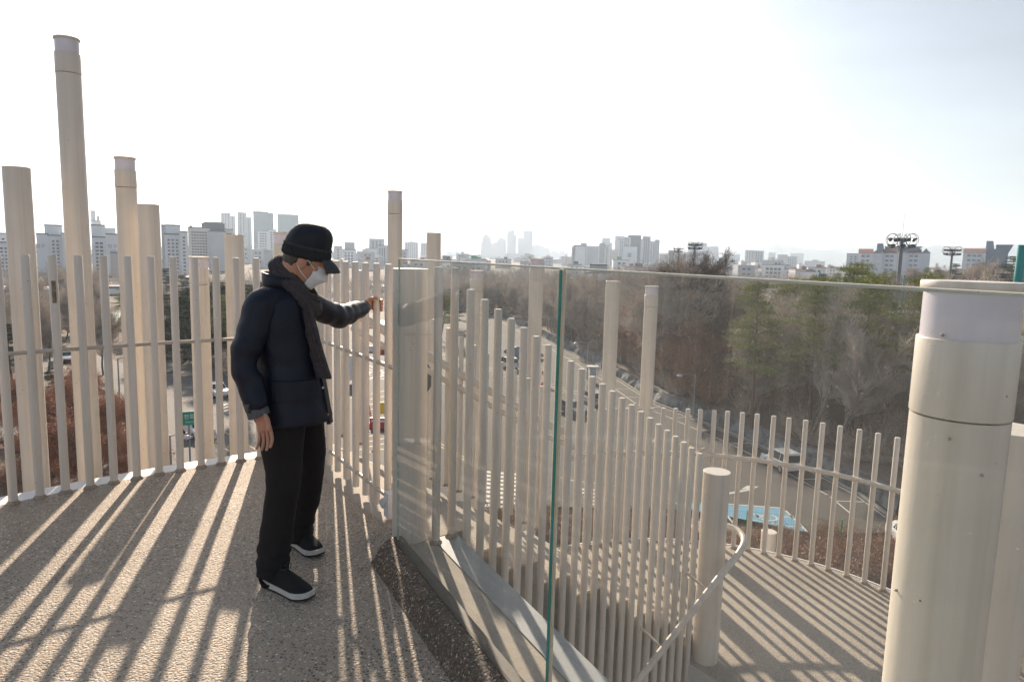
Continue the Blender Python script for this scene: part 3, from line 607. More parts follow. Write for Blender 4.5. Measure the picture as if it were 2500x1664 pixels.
# sleeves
def sleevefold(seed,elbow,amp=.017):
    def f(p,a,t):
        e=math.exp(-((p-elbow).length/.10)**2); q=p*7+V((seed,seed,0)); v=noise.noise(q)
        band=math.sin(((p-elbow).length)*75+3*noise.noise(p*6)+seed)
        return amp*min(1,(1-t)*7)*(.55*v+.75*e*band*.8+.3*noise.noise(p*16+V((seed,0,0))))
    return f
SL=MB(); limb(SL,[tuple(RS+V((.045,.03,.045)))+(.045,),tuple(RS+V((.0,0,.005)))+(.070,),tuple(RS*.6+RE*.4)+(.067,),tuple(RE)+(.060,),tuple(RE*.5+RW*.5)+(.057,),tuple(RW+V((-.008,0,.035)))+(.052,),tuple(RW+V((-.012,0,.030)))+(.050,)],44,9,sleevefold(1,RE)); SL.build('sleeve',M['navy'],person)
SL=MB(); limb(SL,[tuple(LS+V((-.03,-.05,.02)))+(.06,),tuple(LS+V((0,.02,.0)))+(.070,),tuple(LS*.5+LE*.5)+(.062,),tuple(LE)+(.057,),tuple(LE*.5+LW*.5)+(.053,),tuple(LE*.14+LW*.86)+(.047,),tuple(LE*.13+LW*.87)+(.042,)],44,9,sleevefold(4,LE)); SL.build('sleeve',M['navy'],person)
d=(RW-RE).normalized(); m=MB(); limb(m,[tuple(RW-d*.045+V((-.012,0,0)))+(.047,),tuple(RW-d*.0+V((-.006,0,0)))+(.0475,),tuple(RW+d*.032+V((-.004,0,0)))+(.046,),tuple(RW+d*.032+V((-.004,0,0)))+(.036,)],32,5,wr(.002,20,20)); cf=m.build('cuff',M['cuff'],person)
q=RW+V((-.022,-.047,.0)); m=MB(); m.tube([q,q+V((-.001,-.006,0))],.0065,12); m.build('button',M['black'],cf)
d=(LW-LE).normalized(); m=MB(); limb(m,[tuple(LW-d*.07)+(.043,),tuple(LW-d*.02)+(.042,),tuple(LW+d*.002)+(.039,),tuple(LW+d*.002)+(.030,)],32,5,wr(.002,20,20)); m.build('cuff',M['cuff'],person)
# --- trousers
def trfold(seed,kn):
    def f(p,a,t):
        q=V((p.x*9,p.y*9,p.z*5))+V((seed,0,seed)); lo=math.exp(-((p.z-.17)/.10)**2); kk=math.exp(-((p.z-kn)/.10)**2)
        return .007*noise.noise(q)+.0045*lo*math.sin(p.z*80+5*noise.noise(p*9)+math.cos(a)*2.5)+.006*kk*noise.noise(V((p.x*10,p.y*10,p.z*22)))
    return f
T=MB()
limb(T,[(-1.07,3.15,.93,.095),(-1.072,3.145,.86,.108),(-1.066,3.12,.70,.100),(-1.055,3.09,.52,.080),(-1.07,3.07,.36,.074),(-1.088,3.06,.22,.072),(-1.098,3.055,.115,.071),(-1.100,3.055,.055,.073),(-1.10,3.05,.057,.058)],44,8,trfold(1,.5))
limb(T,[(-1.05,3.31,.93,.095),(-1.042,3.33,.86,.106),(-1.03,3.36,.70,.092),(-1.015,3.385,.52,.075),(-1.04,3.42,.36,.070),(-1.075,3.455,.22,.068),(-1.098,3.47,.125,.068),(-1.10,3.475,.065,.069),(-1.098,3.475,.067,.054)],44,8,trfold(6,.5))
T.build('trousers',M['trouser'],person)
# --- shoes
def shoe(heel,toe,name='shoe'):
    heel=V(heel);toe=V(toe); ax=(toe-heel); L_=ax.length; ax.normalize(); sd=V((-ax.y,ax.x,0))
    def prof(t):   # half width along the sole
        return .036+.012*math.sin(min(1,t*1.25)*math.pi*.75)**2 if t<.93 else .030
    ts=[0,.03,.1,.25,.4,.55,.7,.82,.91,.97,1.0]; hw=[.018,.030,.036,.037,.037,.042,.047,.047,.041,.031,.016]; hh=[.082,.104,.112,.108,.114,.103,.083,.068,.060,.052,.040]
    root=None; m=MB(); vs=[]; sg=16
    for t,w_,h in zip(ts,hw,hh):
        for k in range(sg):
            a=2*math.pi*k/sg; y=math.cos(a)*w_*1.02; z=.030+max(0,math.sin(a))**.8*(h-.03) if math.sin(a)>0 else .030+math.sin(a)*.008
            vs.append(heel+ax*(t*L_)+sd*y+UP*z)
    n=len(ts); fs=[(j*sg+k,(j+1)*sg+k,(j+1)*sg+(k+1)%sg,j*sg+(k+1)%sg) for j in range(n-1) for k in range(sg)]
    m.add(vs,fs+[tuple(range(sg)),tuple((n-1)*sg+k for k in range(sg))[::-1]],0,True); root=m.build(name,M['shoe'],person)
    ss=root.modifiers.new('s','SUBSURF'); ss.levels=ss.render_levels=1
    for nm,z0,z1,gr,mt_ in (('midsole',.011,.034,1.09,'sole'),('outsole',.0,.012,1.08,'tread')):
        m=MB(); vs=[]; out=[]
        ts2=[i/22 for i in range(23)]
        def w2(t):
            for (a,wa),(b,wb) in zip(zip(ts,hw),zip(ts[1:],hw[1:])):
                if a<=t<=b: return wa+(wb-wa)*(t-a)/(b-a)
        side=[heel+ax*(-.008+t*(L_+.014))+sd*(w2(t)*gr) for t in ts2]; oth=[heel+ax*(-.008+t*(L_+.014))-sd*(w2(t)*gr) for t in ts2][::-1]; P=side+oth; n=len(P)
        for i,p in enumerate(P):
            tt=(p-heel).dot(ax)/L_; lift=max(0,(tt-.78))*.06; wv=(.004*math.sin(tt*26) if mt_=='tread' else .0); out.append((p,lift,wv,tt))
        vs=[p+UP*(z0+l*1.0+abs(w_)) for p,l,w_,tt in out]+[(p+UP*(z1+l+(.012*max(0,1-tt*3.2) if mt_=='sole' else 0))) for p,l,w_,tt in out]
        m.add(vs,[(i,i+n,(i+1)%n+n,(i+1)%n) for i in range(n)]+[tuple(range(n)),tuple(n+i for i in range(n))[::-1]],0,False); m.build(nm,M[mt_],root)
    m=MB()
    for i in range(5):
        t=.36+.065*i; c=heel+ax*(t*L_)+UP*(.112-.011*i*1.05+.003); m.tube([c-sd*.022-UP*.012,c-sd*.01+UP*.003,c+sd*.01+ax*.006+UP*.003,c+sd*.022+ax*.008-UP*.012],.0032,6)
    c=heel+ax*(.42*L_)+UP*.115
    for s_ in (-1,1): m.tube([c,c+UP*.022+sd*s_*.018+ax*.01,c+UP*.006+sd*s_*.034+ax*.012,c-UP*.004+sd*s_*.012+ax*.03],.0026,6)
    m.build('laces',M['black'],root)
    m=MB(); c=heel+UP*.05; vs=[]
    for k in range(9):
        t=-.01+.20*k/8; w_=w2(max(0,min(1,t)))*1.06
        for z in (.045,.092-.02*abs(k-3)/5): vs.append(heel+ax*(t*L_)-sd*(w_ if k>0 else .012)+UP*z)
    m.add(vs,[(2*i,2*i+1,2*i+3,2*i+2) for i in range(8)],0,True); m.build('heel_panel',M['shoeG'],root)
    return root
shoe((-1.140,3.07,0),(-.880,2.915,0)); shoe((-1.165,3.535,0),(-.965,3.355,0))
# --- hair, cap, mask, spectacles, scarf
H=MB(); rr=spl([(-.022,0,-.075,.060,.052),(-.020,0,-.055,.082,.068),(-.016,0,-.02,.092,.0785),(-.012,0,.03,.102,.082),(-.012,0,.08,.092,.072)],6); vs=[]; seg_=64
for cx,cy,cz,a,b in rr:
    for k in range(seg_):
        t=2*math.pi*k/seg_; q=hp(cx+a*math.cos(t),b*math.sin(t),cz); cut=math.cos(t)>-.12-.5*max(0,(.0-cz)*4); 
        kk=.0035*noise.noise(q*90)+.002
        if cut: q=hp(cx+(a-.014)*math.cos(t),(b-.014)*math.sin(t),cz)
        else: q=q+(q-HC).normalized()*kk
        vs.append(q)
m_=len(rr); H.add(vs,[(j*seg_+k,j*seg_+(k+1)%seg_,(j+1)*seg_+(k+1)%seg_,(j+1)*seg_+k) for j in range(m_-1) for k in range(seg_)]+[tuple(range(seg_))[::-1]],0,True)
for s_ in (-1,1): blob(H,hp(.022,s_*.0745,.004),.012,.004,.024)
H.build('hair',M['hair'],person)
CT=R(17); CX=(HX*math.cos(CT)+HZ*math.sin(CT)); CZ=HX*(-math.sin(CT))+HZ*math.cos(CT)   # cap sits a little back
def cpt(x,y,z): return HC+(CX*(x+.004)+HY*y+CZ*(z+.014))*(HS-.045)
def ringsurf(mb,rings,f=None,seg=72,n=6,mi=0):
    rr=spl(rings,n); vs=[]
    for j,(cx,cy,cz,a,b) in enumerate(rr):
        for k in range(seg):
            t=2*math.pi*k/seg; e=f(t,j/len(rr),cz) if f else 0; vs.append(cpt(cx+(a+e)*math.cos(t),(b+e)*math.sin(t),cz))
    m=len(rr); mb.add(vs,[(j*seg+k,j*seg+(k+1)%seg,(j+1)*seg+(k+1)%seg,(j+1)*seg+k) for j in range(m-1) for k in range(seg)],mi,True); mb.add(vs,[tuple((m-1)*seg+k for k in range(seg))],mi)
cap=MB(); ringsurf(cap,[(-.012,0,.030,.112,.092),(-.012,0,.05,.119,.100),(-.008,0,.085,.116,.100),(-.002,0,.120,.106,.092),(.002,0,.150,.084,.073),(.004,0,.168,.050,.044),(.004,0,.174,.012,.012)],lambda t,j,z:-.0035*max(0,math.cos(t*6))**18*(1-j*.6)+(.0018*math.sin(t*42+z*260)*math.sin(t*42-z*260) if math.cos(t)>.35 else .0006*noise.noise(V((t*4,z*60,0)))*3))
capo=cap.build('cap',M['capc'],person)
bd=MB(); ringsurf(bd,[(-.012,0,-.006,.106,.086),(-.012,0,-.010,.119,.098),(-.012,0,.006,.126,.106),(-.012,0,.028,.125,.105),(-.012,0,.042,.120,.101),(-.012,0,.040,.110,.09)],lambda t,j,z:.0016*math.sin(t*70)+.002*noise.noise(V((t*8,z*90,1))),96); bd.build('knit_band',M['wool'],capo)
b2_=MB(); ringsurf(b2_,[(-.012,0,.040,.113,.094),(-.012,0,.044,.124,.1045),(-.012,0,.052,.1245,.105),(-.012,0,.057,.119,.100),(-.012,0,.056,.11,.09)],lambda t,j,z:.0008*math.sin(t*60+z*300),80,4); b2_.build('trim_band',clothmat('trim_band_wool',(.025,.028,.033),(.045,.05,.056),.95,scl=(80,)),capo)
br=MB(); vs=[]; nu,nv=14,24
for lay in (0,1):
    for i in range(nu+1):
        s_=i/nu
        for k in range(nv+1):
            t=R(-46+92*k/nv); r0_=(.118,.097); ext=.070*(math.cos(t*.9))**.7
            x=-.012+(r0_[0]+ext*s_)*math.cos(t); y=(r0_[1]+ext*.25*s_)*math.sin(t); z=.006-.034*s_*s_-.022*s_-.016*(y/.1)**2*(.3+s_*.7)+(.0045 if lay==0 else -.0015)*(1 if 0<i<nu else .3)
            vs.append(cpt(x,y,z))
a=(nu+1)*(nv+1)
for lay in (0,1): br.add(vs,[],0)
br.v=[tuple(v) for v in vs]; br.f=[];
for lay in (0,1):
    for i in range(nu):
        for k in range(nv):
            q=(lay*a+i*(nv+1)+k,lay*a+(i+1)*(nv+1)+k,lay*a+(i+1)*(nv+1)+k+1,lay*a+i*(nv+1)+k+1); br.f.append(q if lay==0 else q[::-1])
for k in range(nv): br.f.append((nu*(nv+1)+k,a+nu*(nv+1)+k,a+nu*(nv+1)+k+1,nu*(nv+1)+k+1))
for i in range(nu):
    br.f.append((i*(nv+1),a+i*(nv+1),a+(i+1)*(nv+1),(i+1)*(nv+1))); br.f.append((i*(nv+1)+nv,(i+1)*(nv+1)+nv,a+(i+1)*(nv+1)+nv,a+i*(nv+1)+nv))
br.m=[0]*len(br.f); br.sm=[True]*len(br.f)
M['brim']=clothmat('grey_herringbone',(.035,.04,.045),(.07,.078,.085),.95,scl=(120,)); br.build('brim',M['brim'],capo)
# mask: folded shell over nose and chin
mk=MB(); vs=[]; nu,nv=16,28
for i in range(nu+1):
    s_=i/nu; z=-.004-.125*s_
    for k in range(nv+1):
        t=R(-60+120*k/nv); c_=math.cos(t)
        f_=.110+.024*math.exp(-((s_-.40)/.22)**2)*c_**6 - .020*max(0,s_-.55)/.45 + .008*math.exp(-((s_-.42)/.05)**2)*c_
        w_=.075-.020*max(0,s_-.5)-.012*max(0,.25-s_); top=.010*(1-abs(math.sin(t))**1.5)*(1-s_)
        if abs(s_-.40)<.5: edge=1
        shr=1-.30*abs(2*(s_-.45))**1.6*abs(math.sin(t))**3
        vs.append(hp(-.0+f_*c_*.96+.004-(.0),w_*math.sin(t)*shr,z*(1-.18*abs(math.sin(t))**3)+top))
mk.add(vs,[(i*(nv+1)+k,i*(nv+1)+k+1,(i+1)*(nv+1)+k+1,(i+1)*(nv+1)+k) for i in range(nu) for k in range(nv)],0,True); mo=mk.build('face_mask',M['mask'],person)
so_=mo.modifiers.new('s','SOLIDIFY'); so_.thickness=.0018
for s_ in (-1,1):
    a1=hp(.060,s_*.070,-.020); a2=hp(.052,s_*.058,-.085); e1_=hp(-.012,s_*.090,.022); e2_=hp(-.028,s_*.082,-.030); e3=hp(-.006,s_*.086,-.050)
    m=MB(); m.tube(smooth([a1,(a1+e1_)/2+HY*s_*.004,e1_,hp(-.026,s_*.088,.008)]),.0019,6); m.tube(smooth([a2,(a2+e3)/2+HY*s_*.006,e3,e2_]),.0019,6); m.build('ear_loop',M['mask'],mo)
sg_=empty('spectacles_tmp',HC) ; bpy.data.objects.remove(sg_)
gs=MB()
for s_ in (-1,1):
    c=hp(.118,s_*.034,-.004); gs.tube([c+HY*(.026*math.cos(t*.2618))+(HZ*.98-HX*.15)*(.019*math.sin(t*.2618)) for t in range(25)],.0018,6,caps=False)
    gs.tube([hp(.116,s_*.062,.006),hp(.06,s_*.082,.006),hp(-.005,s_*.086,.004),hp(-.026,s_*.086,-.012)],.0022,6)
gs.tube([hp(.120,-.008,.0),hp(.124,0,.003),hp(.120,.008,.0)],.0013,6); go_=gs.build('spectacles',M['gold'],person)
for s_ in (-1,1):
    m=MB(); c=hp(.118,s_*.034,-.004); m.tube([c-HX*.0006,c+HX*.0006],.0215,20); 
    tm=bpy.data.materials.get('clear_lens') or mat('clear_lens',(.9,.9,.9),.05)
    tm.node_tree.nodes['Principled BSDF'].inputs['Alpha'].default_value=.18; m.build('lens',tm,go_)
# scarf: two turns round the neck and a hanging end
sf=MB()
def rib(k,amp=.0032): return lambda p,a,t: amp*math.sin(a*k)+.003*noise.noise(p*22)
NB=V((-1.042,3.225,1.428))
for (dz,r_,th,tl) in ((.004,.072,.027,.46),(-.026,.086,.029,.55)):
    pts=[]
    for i in range(21):
        a=2*math.pi*i/20; f_=math.cos(a); pts.append(tuple(NB+FD*(r_*f_*1.12+.020)+LD*(r_*.98*math.sin(a))+UP*(dz-tl*.20*f_+.006*math.sin(3*a)))+(th,))
    limb(sf,pts,84,3,rib(15,.0045),flat=.62,side=UP,caps=(False,False))
so2=sf.build('scarf',M['scarf'],person)
hg=MB(); P=[(.095,-.055,1.34,.040),(.108,-.070,1.29,.046),(.128,-.082,1.22,.046),(.155,-.092,1.13,.045),(.185,-.100,1.04,.044),(.198,-.104,1.0,.044),(.202,-.105,.985,.043)]
rr=spl(P,8); vs=[]; sg=96
for j,(f_,l,z,w_) in enumerate(rr):
    for k in range(sg):
        a=2*math.pi*k/sg; ca,sa=math.cos(a),math.sin(a); x=w_*(abs(ca)**.55*(1 if ca>0 else -1)); y=.016*(abs(sa)**.7*(1 if sa>0 else -1))
        y+=.0060*math.cos(x*430)*(1 if sa>0 else -.4)
        vs.append(V(bp(f_,l,z))+(FD*.80-LD*.45).normalized()*x*.95+(-LD*.86-FD*.35).normalized()*y+UP*(.002*noise.noise(V((x*60,z*40,0)))))
n=len(rr); hg.add(vs,[(j*sg+k,(j+1)*sg+k,(j+1)*sg+(k+1)%sg,j*sg+(k+1)%sg) for j in range(n-1) for k in range(sg)]+[tuple(range(sg)),tuple((n-1)*sg+k for k in range(sg))[::-1]],0,True)
hg.build('scarf_end',M['scarf'],so2)

# ---------------------------------------------------------------- ground
def gmat(name,c1,c2,c3,s1,s2,rough=.95,bump=.4):
    m=bpy.data.materials.new(name); m.use_nodes=True; t=m.node_tree; b=t.nodes['Principled BSDF']; L=t.links.new
    tc=t.nodes.new('ShaderNodeTexCoord'); n=t.nodes.new('ShaderNodeTexNoise'); n.inputs['Scale'].default_value=s1; n.inputs['Detail'].default_value=8; n.inputs['Roughness'].default_value=.7
    n2=t.nodes.new('ShaderNodeTexNoise'); n2.inputs['Scale'].default_value=s2; n2.inputs['Detail'].default_value=6; n2.inputs['Roughness'].default_value=.75
    L(tc.outputs['Object'],n.inputs['Vector']); L(tc.outputs['Object'],n2.inputs['Vector'])
    cr=t.nodes.new('ShaderNodeValToRGB'); cr.color_ramp.elements[0].position=.4; cr.color_ramp.elements[1].position=.6; cr.color_ramp.elements[0].color=(*c1,1); cr.color_ramp.elements[1].color=(*c2,1)
    mr=t.nodes.new('ShaderNodeMapRange'); mr.inputs[1].default_value=.45; mr.inputs[2].default_value=.7; L(n.outputs['Fac'],cr.inputs[0]); L(n2.outputs['Fac'],mr.inputs[0])
    mx=t.nodes.new('ShaderNodeMixRGB'); L(mr.outputs[0],mx.inputs[0]); L(cr.outputs[0],mx.inputs[1]); mx.inputs[2].default_value=(*c3,1); L(mx.outputs[0],b.inputs['Base Color'])
    b.inputs['Roughness'].default_value=rough
    if bump:
        bp=t.nodes.new('ShaderNodeBump'); bp.inputs['Strength'].default_value=bump; bp.inputs['Distance'].default_value=.15; L(n2.outputs['Fac'],bp.inputs['Height']); L(bp.outputs[0],b.inputs['Normal'])
    return m
M['earth']=gmat('winter_ground',(.13,.095,.065),(.085,.06,.042),(.17,.12,.08),.05,1.3)
M['asphalt']=gmat('asphalt_ground',(.072,.064,.057),(.058,.052,.047),(.084,.075,.067),.08,3,.85,.05)
M['road2']=gmat('road_asphalt',(.12,.11,.10),(.10,.092,.085),(.13,.12,.11),.1,3,.85,.05)
M['paving']=gmat('paving',(.30,.26,.22),(.25,.22,.19),(.33,.29,.25),.3,2,.9,.05)
M['mark']=mat('road_paint',(.62,.60,.56),.7,nz=(3,.6,(.42,.40,.37)))
M['markY']=mat('yellow_road_paint',(.62,.40,.14),.7,nz=(3,.6,(.45,.32,.16)))
M['markB']=mat('blue_bay_paint',(.085,.27,.42),.8,nz=(1.5,.6,(.13,.31,.43)))
M['kerb']=mat('kerb_stone',(.34,.32,.29),.9,nz=(2,.5,(.25,.235,.21)))
M['court']=mat('green_court',(.16,.30,.22),.8,nz=(.3,.4,(.20,.34,.25))); M['courtR']=mat('red_court',(.42,.13,.08),.8)
M['pond']=mat('frozen_pond',(.30,.36,.34),.35,nz=(.4,.5,(.36,.40,.38)))
def slab(name,pxs,z,m,th=.25,kind='structure',**k):
    mb=MB(); mb.prism([G(x,y,z) for x,y in pxs],z-th,z); o=mb.build(name,m); tag(o,kind=kind,**k) if kind else None; return o
mb=MB(); n=64
mb.v=[(0,0,GZ-.3)]+[(14000*math.cos(2*math.pi*i/n),14000*math.sin(2*math.pi*i/n),GZ-.3) for i in range(n)]; mb.f=[(0,i+1,(i+1)%n+1) for i in range(n)]; mb.m=[0]*n; mb.sm=[False]*n
tag(mb.build('ground',M['earth']),kind='structure')
LOT=[(560,1270),(700,1010),(735,860),(850,770),(1060,745),(1230,778),(1330,828),(1430,880),(1515,930),(1600,985),(1675,1014),(1750,1045),(1825,1075),(1900,1110),(2000,1158),(2100,1210),(2170,1262),(2160,1300),(2000,1302),(1945,1296),(1790,1260),(1700,1244),(1500,1240),(1330,1235),(1320,1420),(700,1500)]
slab('car_park',LOT,GZ,M['asphalt'])
slab('road',[(560,1270),(700,1010),(735,870),(640,900),(560,915),(470,880),(400,860),(330,895),(250,870),(160,850),(60,845),(-200,870),(-200,960),(40,930),(120,915),(200,925),(270,960),(300,1010),(380,1060),(380,1200)],GZ-.004,M['road2'])
slab('path',[(290,1000),(330,1090),(420,1200),(300,1210),(240,1150),(250,1060)],GZ-.05,M['paving'])
slab('pond',[(-40,960),(60,975),(62,1050),(20,1070),(-60,1060)],GZ-.02,M['pond'])
slab('sports_court',[(236,762),(330,762),(345,800),(238,802)],GZ+.3,M['court'],.6)
slab('sports_court',[(2380,800),(2560,790),(2700,950),(2440,955)],-8.3,M['court'],.6)
slab('court_lane',[(2380,850),(2600,845),(2640,870),(2400,868)],-8.295,M['courtR'],.1)
slab('court_lane',[(2395,885),(2640,880),(2660,900),(2405,900)],-8.295,M['courtR'],.1)
def strip(mb,a,b,wd,z,wb=None):
    a=Vector((a.x,a.y,z)); b=Vector((b.x,b.y,z)); n_=Vector((-(b-a).y,(b-a).x,0)).normalized()
    mb.add([a-n_*wd/2,b-n_*(wb or wd)/2,b+n_*(wb or wd)/2,a+n_*wd/2],[(0,1,2,3)])
def gp2(x,y,z=GZ): return G(x,y,z)
def near_slab_kerb():
    for i in range(3):
        pass
# kerb and rubble wall along the wood
edge=[G(x,y,GZ) for x,y in ((1060,745),(1230,778),(1330,828),(1430,880),(1515,930),(1600,985),(1675,1014),(1750,1045),(1825,1075),(1900,1110),(2000,1158),(2100,1210),(2170,1262))]
mb=MB()
for a,b in zip(edge,edge[1:]):
    n_=Vector((-(b-a).y,(b-a).x,0)).normalized(); n_=n_ if n_.x>0 else -n_
    mb.obox(a+n_*.12,b+n_*.12,.22,.14)
tag(mb.build('kerb',M['kerb']),kind='structure')
MZ=GZ+.006
m=MB()
def bays(i0,i1,width,length,side=-1):
    pass
# parking bays along the wood edge
def along(pts,step):
    out=[];acc=0
    for a,b in zip(pts,pts[1:]):
        L_=(b-a).length; t=(step-acc) if acc else 0
        while t<L_: out.append((a+(b-a)*(t/L_),(b-a).normalized())); t+=step
        acc=(L_-(t-step))
    return out
for p,d in along(edge[1:],5.2):
    n_=Vector((d.y,-d.x,0)); n_=n_ if n_.x<0 else -n_
    strip(m,p+n_*.2,p+n_*2.3+d*.0,.12,MZ)
for a,b in zip(edge[1:],edge[2:]):
    d=(b-a).normalized(); n_=Vector((d.y,-d.x,0)); n_=n_ if n_.x<0 else -n_
    strip(m,a+n_*2.35,b+n_*2.35,.12,MZ); strip(m,a+n_*.25,b+n_*.25,.1,MZ)
# rows of bays in the middle of the park
for row,(a,b) in enumerate((((1020,905),(1290,990)),((1030,850),(1420,965)))):
    A=G(*a,GZ);B=G(*b,GZ); d=(B-A).normalized(); n_=Vector((d.y,-d.x,0)); strip(m,A,B,.12,MZ)
    for k in range(int((B-A).length/2.5)+1): strip(m,A+d*2.5*k-n_*2.3,A+d*2.5*k+n_*2.3,.12,MZ)
for a,b in (((840,862),(980,930)),((845,905),(900,955)),((880,1005),(900,1048)),((850,970),(870,970)),((1380,1170),(1540,1190))): strip(m,G(*a,GZ),G(*b,GZ),.14,MZ)
strip(m,G(1768,1206,GZ),G(1838,1193,GZ),.3,MZ)
tag(m.build('parking_lines',M['mark']),kind='structure')
m=MB()                                                    # crosswalks
A=G(1190,1152,GZ);B=G(1172,1232,GZ); 
for k in range(9):
    c=A+(B-A)*(k/8); strip(m,c+Vector((-.3,.1,0)),c+Vector((2.9,-.5,0)),.5,MZ)
for k in range(5):
    c=G(1438+k*4,1195+k*9,GZ); strip(m,c+Vector((-.6,.1,0)),c+Vector((.9,-.1,0)),.35,MZ)
for k in range(6):
    c=G(556+k*9,985+k*5,GZ); strip(m,c+Vector((-.5,-1.6,0)),c+Vector((.6,1.6,0)),.4,MZ)
tag(m.build('crosswalk',M['mark']),kind='structure')
m=MB()
for k in range(12):
    y=955+k*13; strip(m,G(905-k*.8,y+6,GZ),G(964-k*.6,y-7,GZ),.14,MZ)
    strip(m,G(862,y+3,GZ),G(888,y-3,GZ),.12,MZ)
strip(m,G(1068,1078,GZ),G(1145,1122,GZ),.12,MZ); strip(m,G(1066,1084,GZ),G(1143,1128,GZ),.12,MZ)
strip(m,G(1368,1166,GZ),G(1392,1166,GZ),.14,MZ)
strip(m,G(430,1045,GZ),G(560,1100,GZ),.14,MZ); strip(m,G(540,1050,GZ),G(640,1105,GZ),.14,MZ)
for k in range(7): strip(m,G(1522+k*30,1080+k*3,GZ),G(1540+k*30,1062+k*5,GZ),.12,MZ)
tag(m.build('hatch_lines',M['markY']),kind='structure')
# blue disabled bays with wheelchair marking, arrow
slab('blue_bay',[(1640,1225),(1905,1238),(1967,1296),(1790,1262),(1700,1246)],MZ-.002,M['markB'],.01)
m=MB(); zz=MZ+.003
bc=G(1868,1262,GZ)
e1=(G(1905,1238,GZ)-G(1768,1229,GZ)).normalized(); e2=Vector((-e1.y,e1.x,0))
def gl(u,v): return bc+e1*u+e2*v
strip(m,G(1768,1229,GZ),G(1903,1239,GZ),.16,zz); strip(m,G(1918,1246,GZ),G(1972,1298,GZ),.16,zz); strip(m,G(1768,1250,GZ),G(1790,1276,GZ),.16,zz)
strip(m,G(1828,1268,GZ),G(1938,1285,GZ),.13,zz)
pa=[gl(.15+.62*math.cos(R(a)),.05+.62*math.sin(R(a))) for a in range(-200,70,18)]
for a,b in zip(pa,pa[1:]): strip(m,a,b,.16,zz)
for a,b in (((-.9,.45),(-.25,.35)),((-.25,.35),(.1,.1)),((-.5,.42),(-.45,-.15)),((-.5,.1),(-.1,.05))): strip(m,gl(*a),gl(*b),.16,zz)
for a,b in (((1.2,.75),(2.0,.5)),((1.2,.45),(2.1,.15)),((1.35,.8),(1.3,.1)),((1.8,.7),(1.8,.1))): strip(m,gl(*a),gl(*b),.1,zz)
ar=[G(x,y,GZ) for x,y in ((1809,1194),(1824,1185),(1853,1187),(1842,1192),(1830,1193))]
m.add([Vector((p.x,p.y,zz)) for p in ar],[(0,1,2,3,4)])
tag(m.build('bay_marking',M['mark']),kind='structure')
# painted letters on the tarmac, headed away from the deck
def text3d(name,body,size,mtx,m,ext=.002,parent=None,loc=None):
    cu=bpy.data.curves.new(name,'FONT'); cu.body=body; cu.size=size; cu.extrude=ext; cu.align_x='CENTER'; cu.align_y='CENTER'; cu.resolution_u=2
    o=bpy.data.objects.new(name,cu); link(o); o.matrix_world=mtx; bpy.context.view_layer.update()
    me=bpy.data.meshes.new_from_object(o.evaluated_get(bpy.context.evaluated_depsgraph_get())); me.name=name; bpy.data.objects.remove(o); 
    me.transform(mtx if parent is None else Matrix.Translation(-wloc(parent))@mtx)
    me.materials.clear(); me.materials.append(m); o=bpy.data.objects.new(name,me); link(o)
    if parent: o.parent=parent
    return o
p=G(922,912,GZ)
o=text3d('road_lettering','대형\n버스',3.2,Matrix.Translation((p.x,p.y,MZ))@Matrix.Rotation(R(170),4,'Z')@Matrix.Scale(1.2,4,(0,1,0)),M['mark']); tag(o,kind='structure')
p=G(893,1028,GZ)
o=text3d('road_lettering','90J',2.2,Matrix.Translation((p.x,p.y,MZ))@Matrix.Rotation(R(180),4,'Z'),M['mark']); tag(o,kind='structure')
# rising wooded ground behind the rubble wall
ZW=GZ+1.3
WOOD=[e+Vector((.75,.45,0)) for e in edge]
def terr(x,y):
    # height of the wooded slope: distance from the wall line
    best=1e9
    for a,b in zip(WOOD,WOOD[1:]):
        d=b-a; t=max(0,min(1,((x-a.x)*d.x+(y-a.y)*d.y)/d.length_squared)); q=a+d*t; best=min(best,math.hypot(x-q.x,y-q.y))
    return ZW+min(best*.07,4.5)+.35*noise.noise(Vector((x*.08,y*.08,0)))
m=MB(); NX,NY=34,26; idx={}
ln=[]
def wl(t):   # point on wall line, t 0..1
    k=t*(len(WOOD)-1); i=min(int(k),len(WOOD)-2); return WOOD[i]+(WOOD[i+1]-WOOD[i])*(k-i)
vs=[]
far0=Vector((60,330,0)); far1=Vector((330,20,0))
for j in range(NY):
    for i in range(NX):
        t=i/(NX-1); s_=(j/(NY-1))**1.7; a=wl(t); f=far0*(1-t)+far1*t; q=a+(f-a)*s_; 
        vs.append((q.x,q.y,GZ-.2 if j==0 and False else terr(q.x,q.y)))
m.add(vs,[(j*NX+i,j*NX+i+1,(j+1)*NX+i+1,(j+1)*NX+i) for j in range(NY-1) for i in range(NX-1)],0,True)
M['litter']=gmat('leaf_litter',(.17,.12,.085),(.11,.08,.06),(.23,.16,.11),.15,2.5)
tag(m.build('wooded_slope',M['litter']),kind='structure')
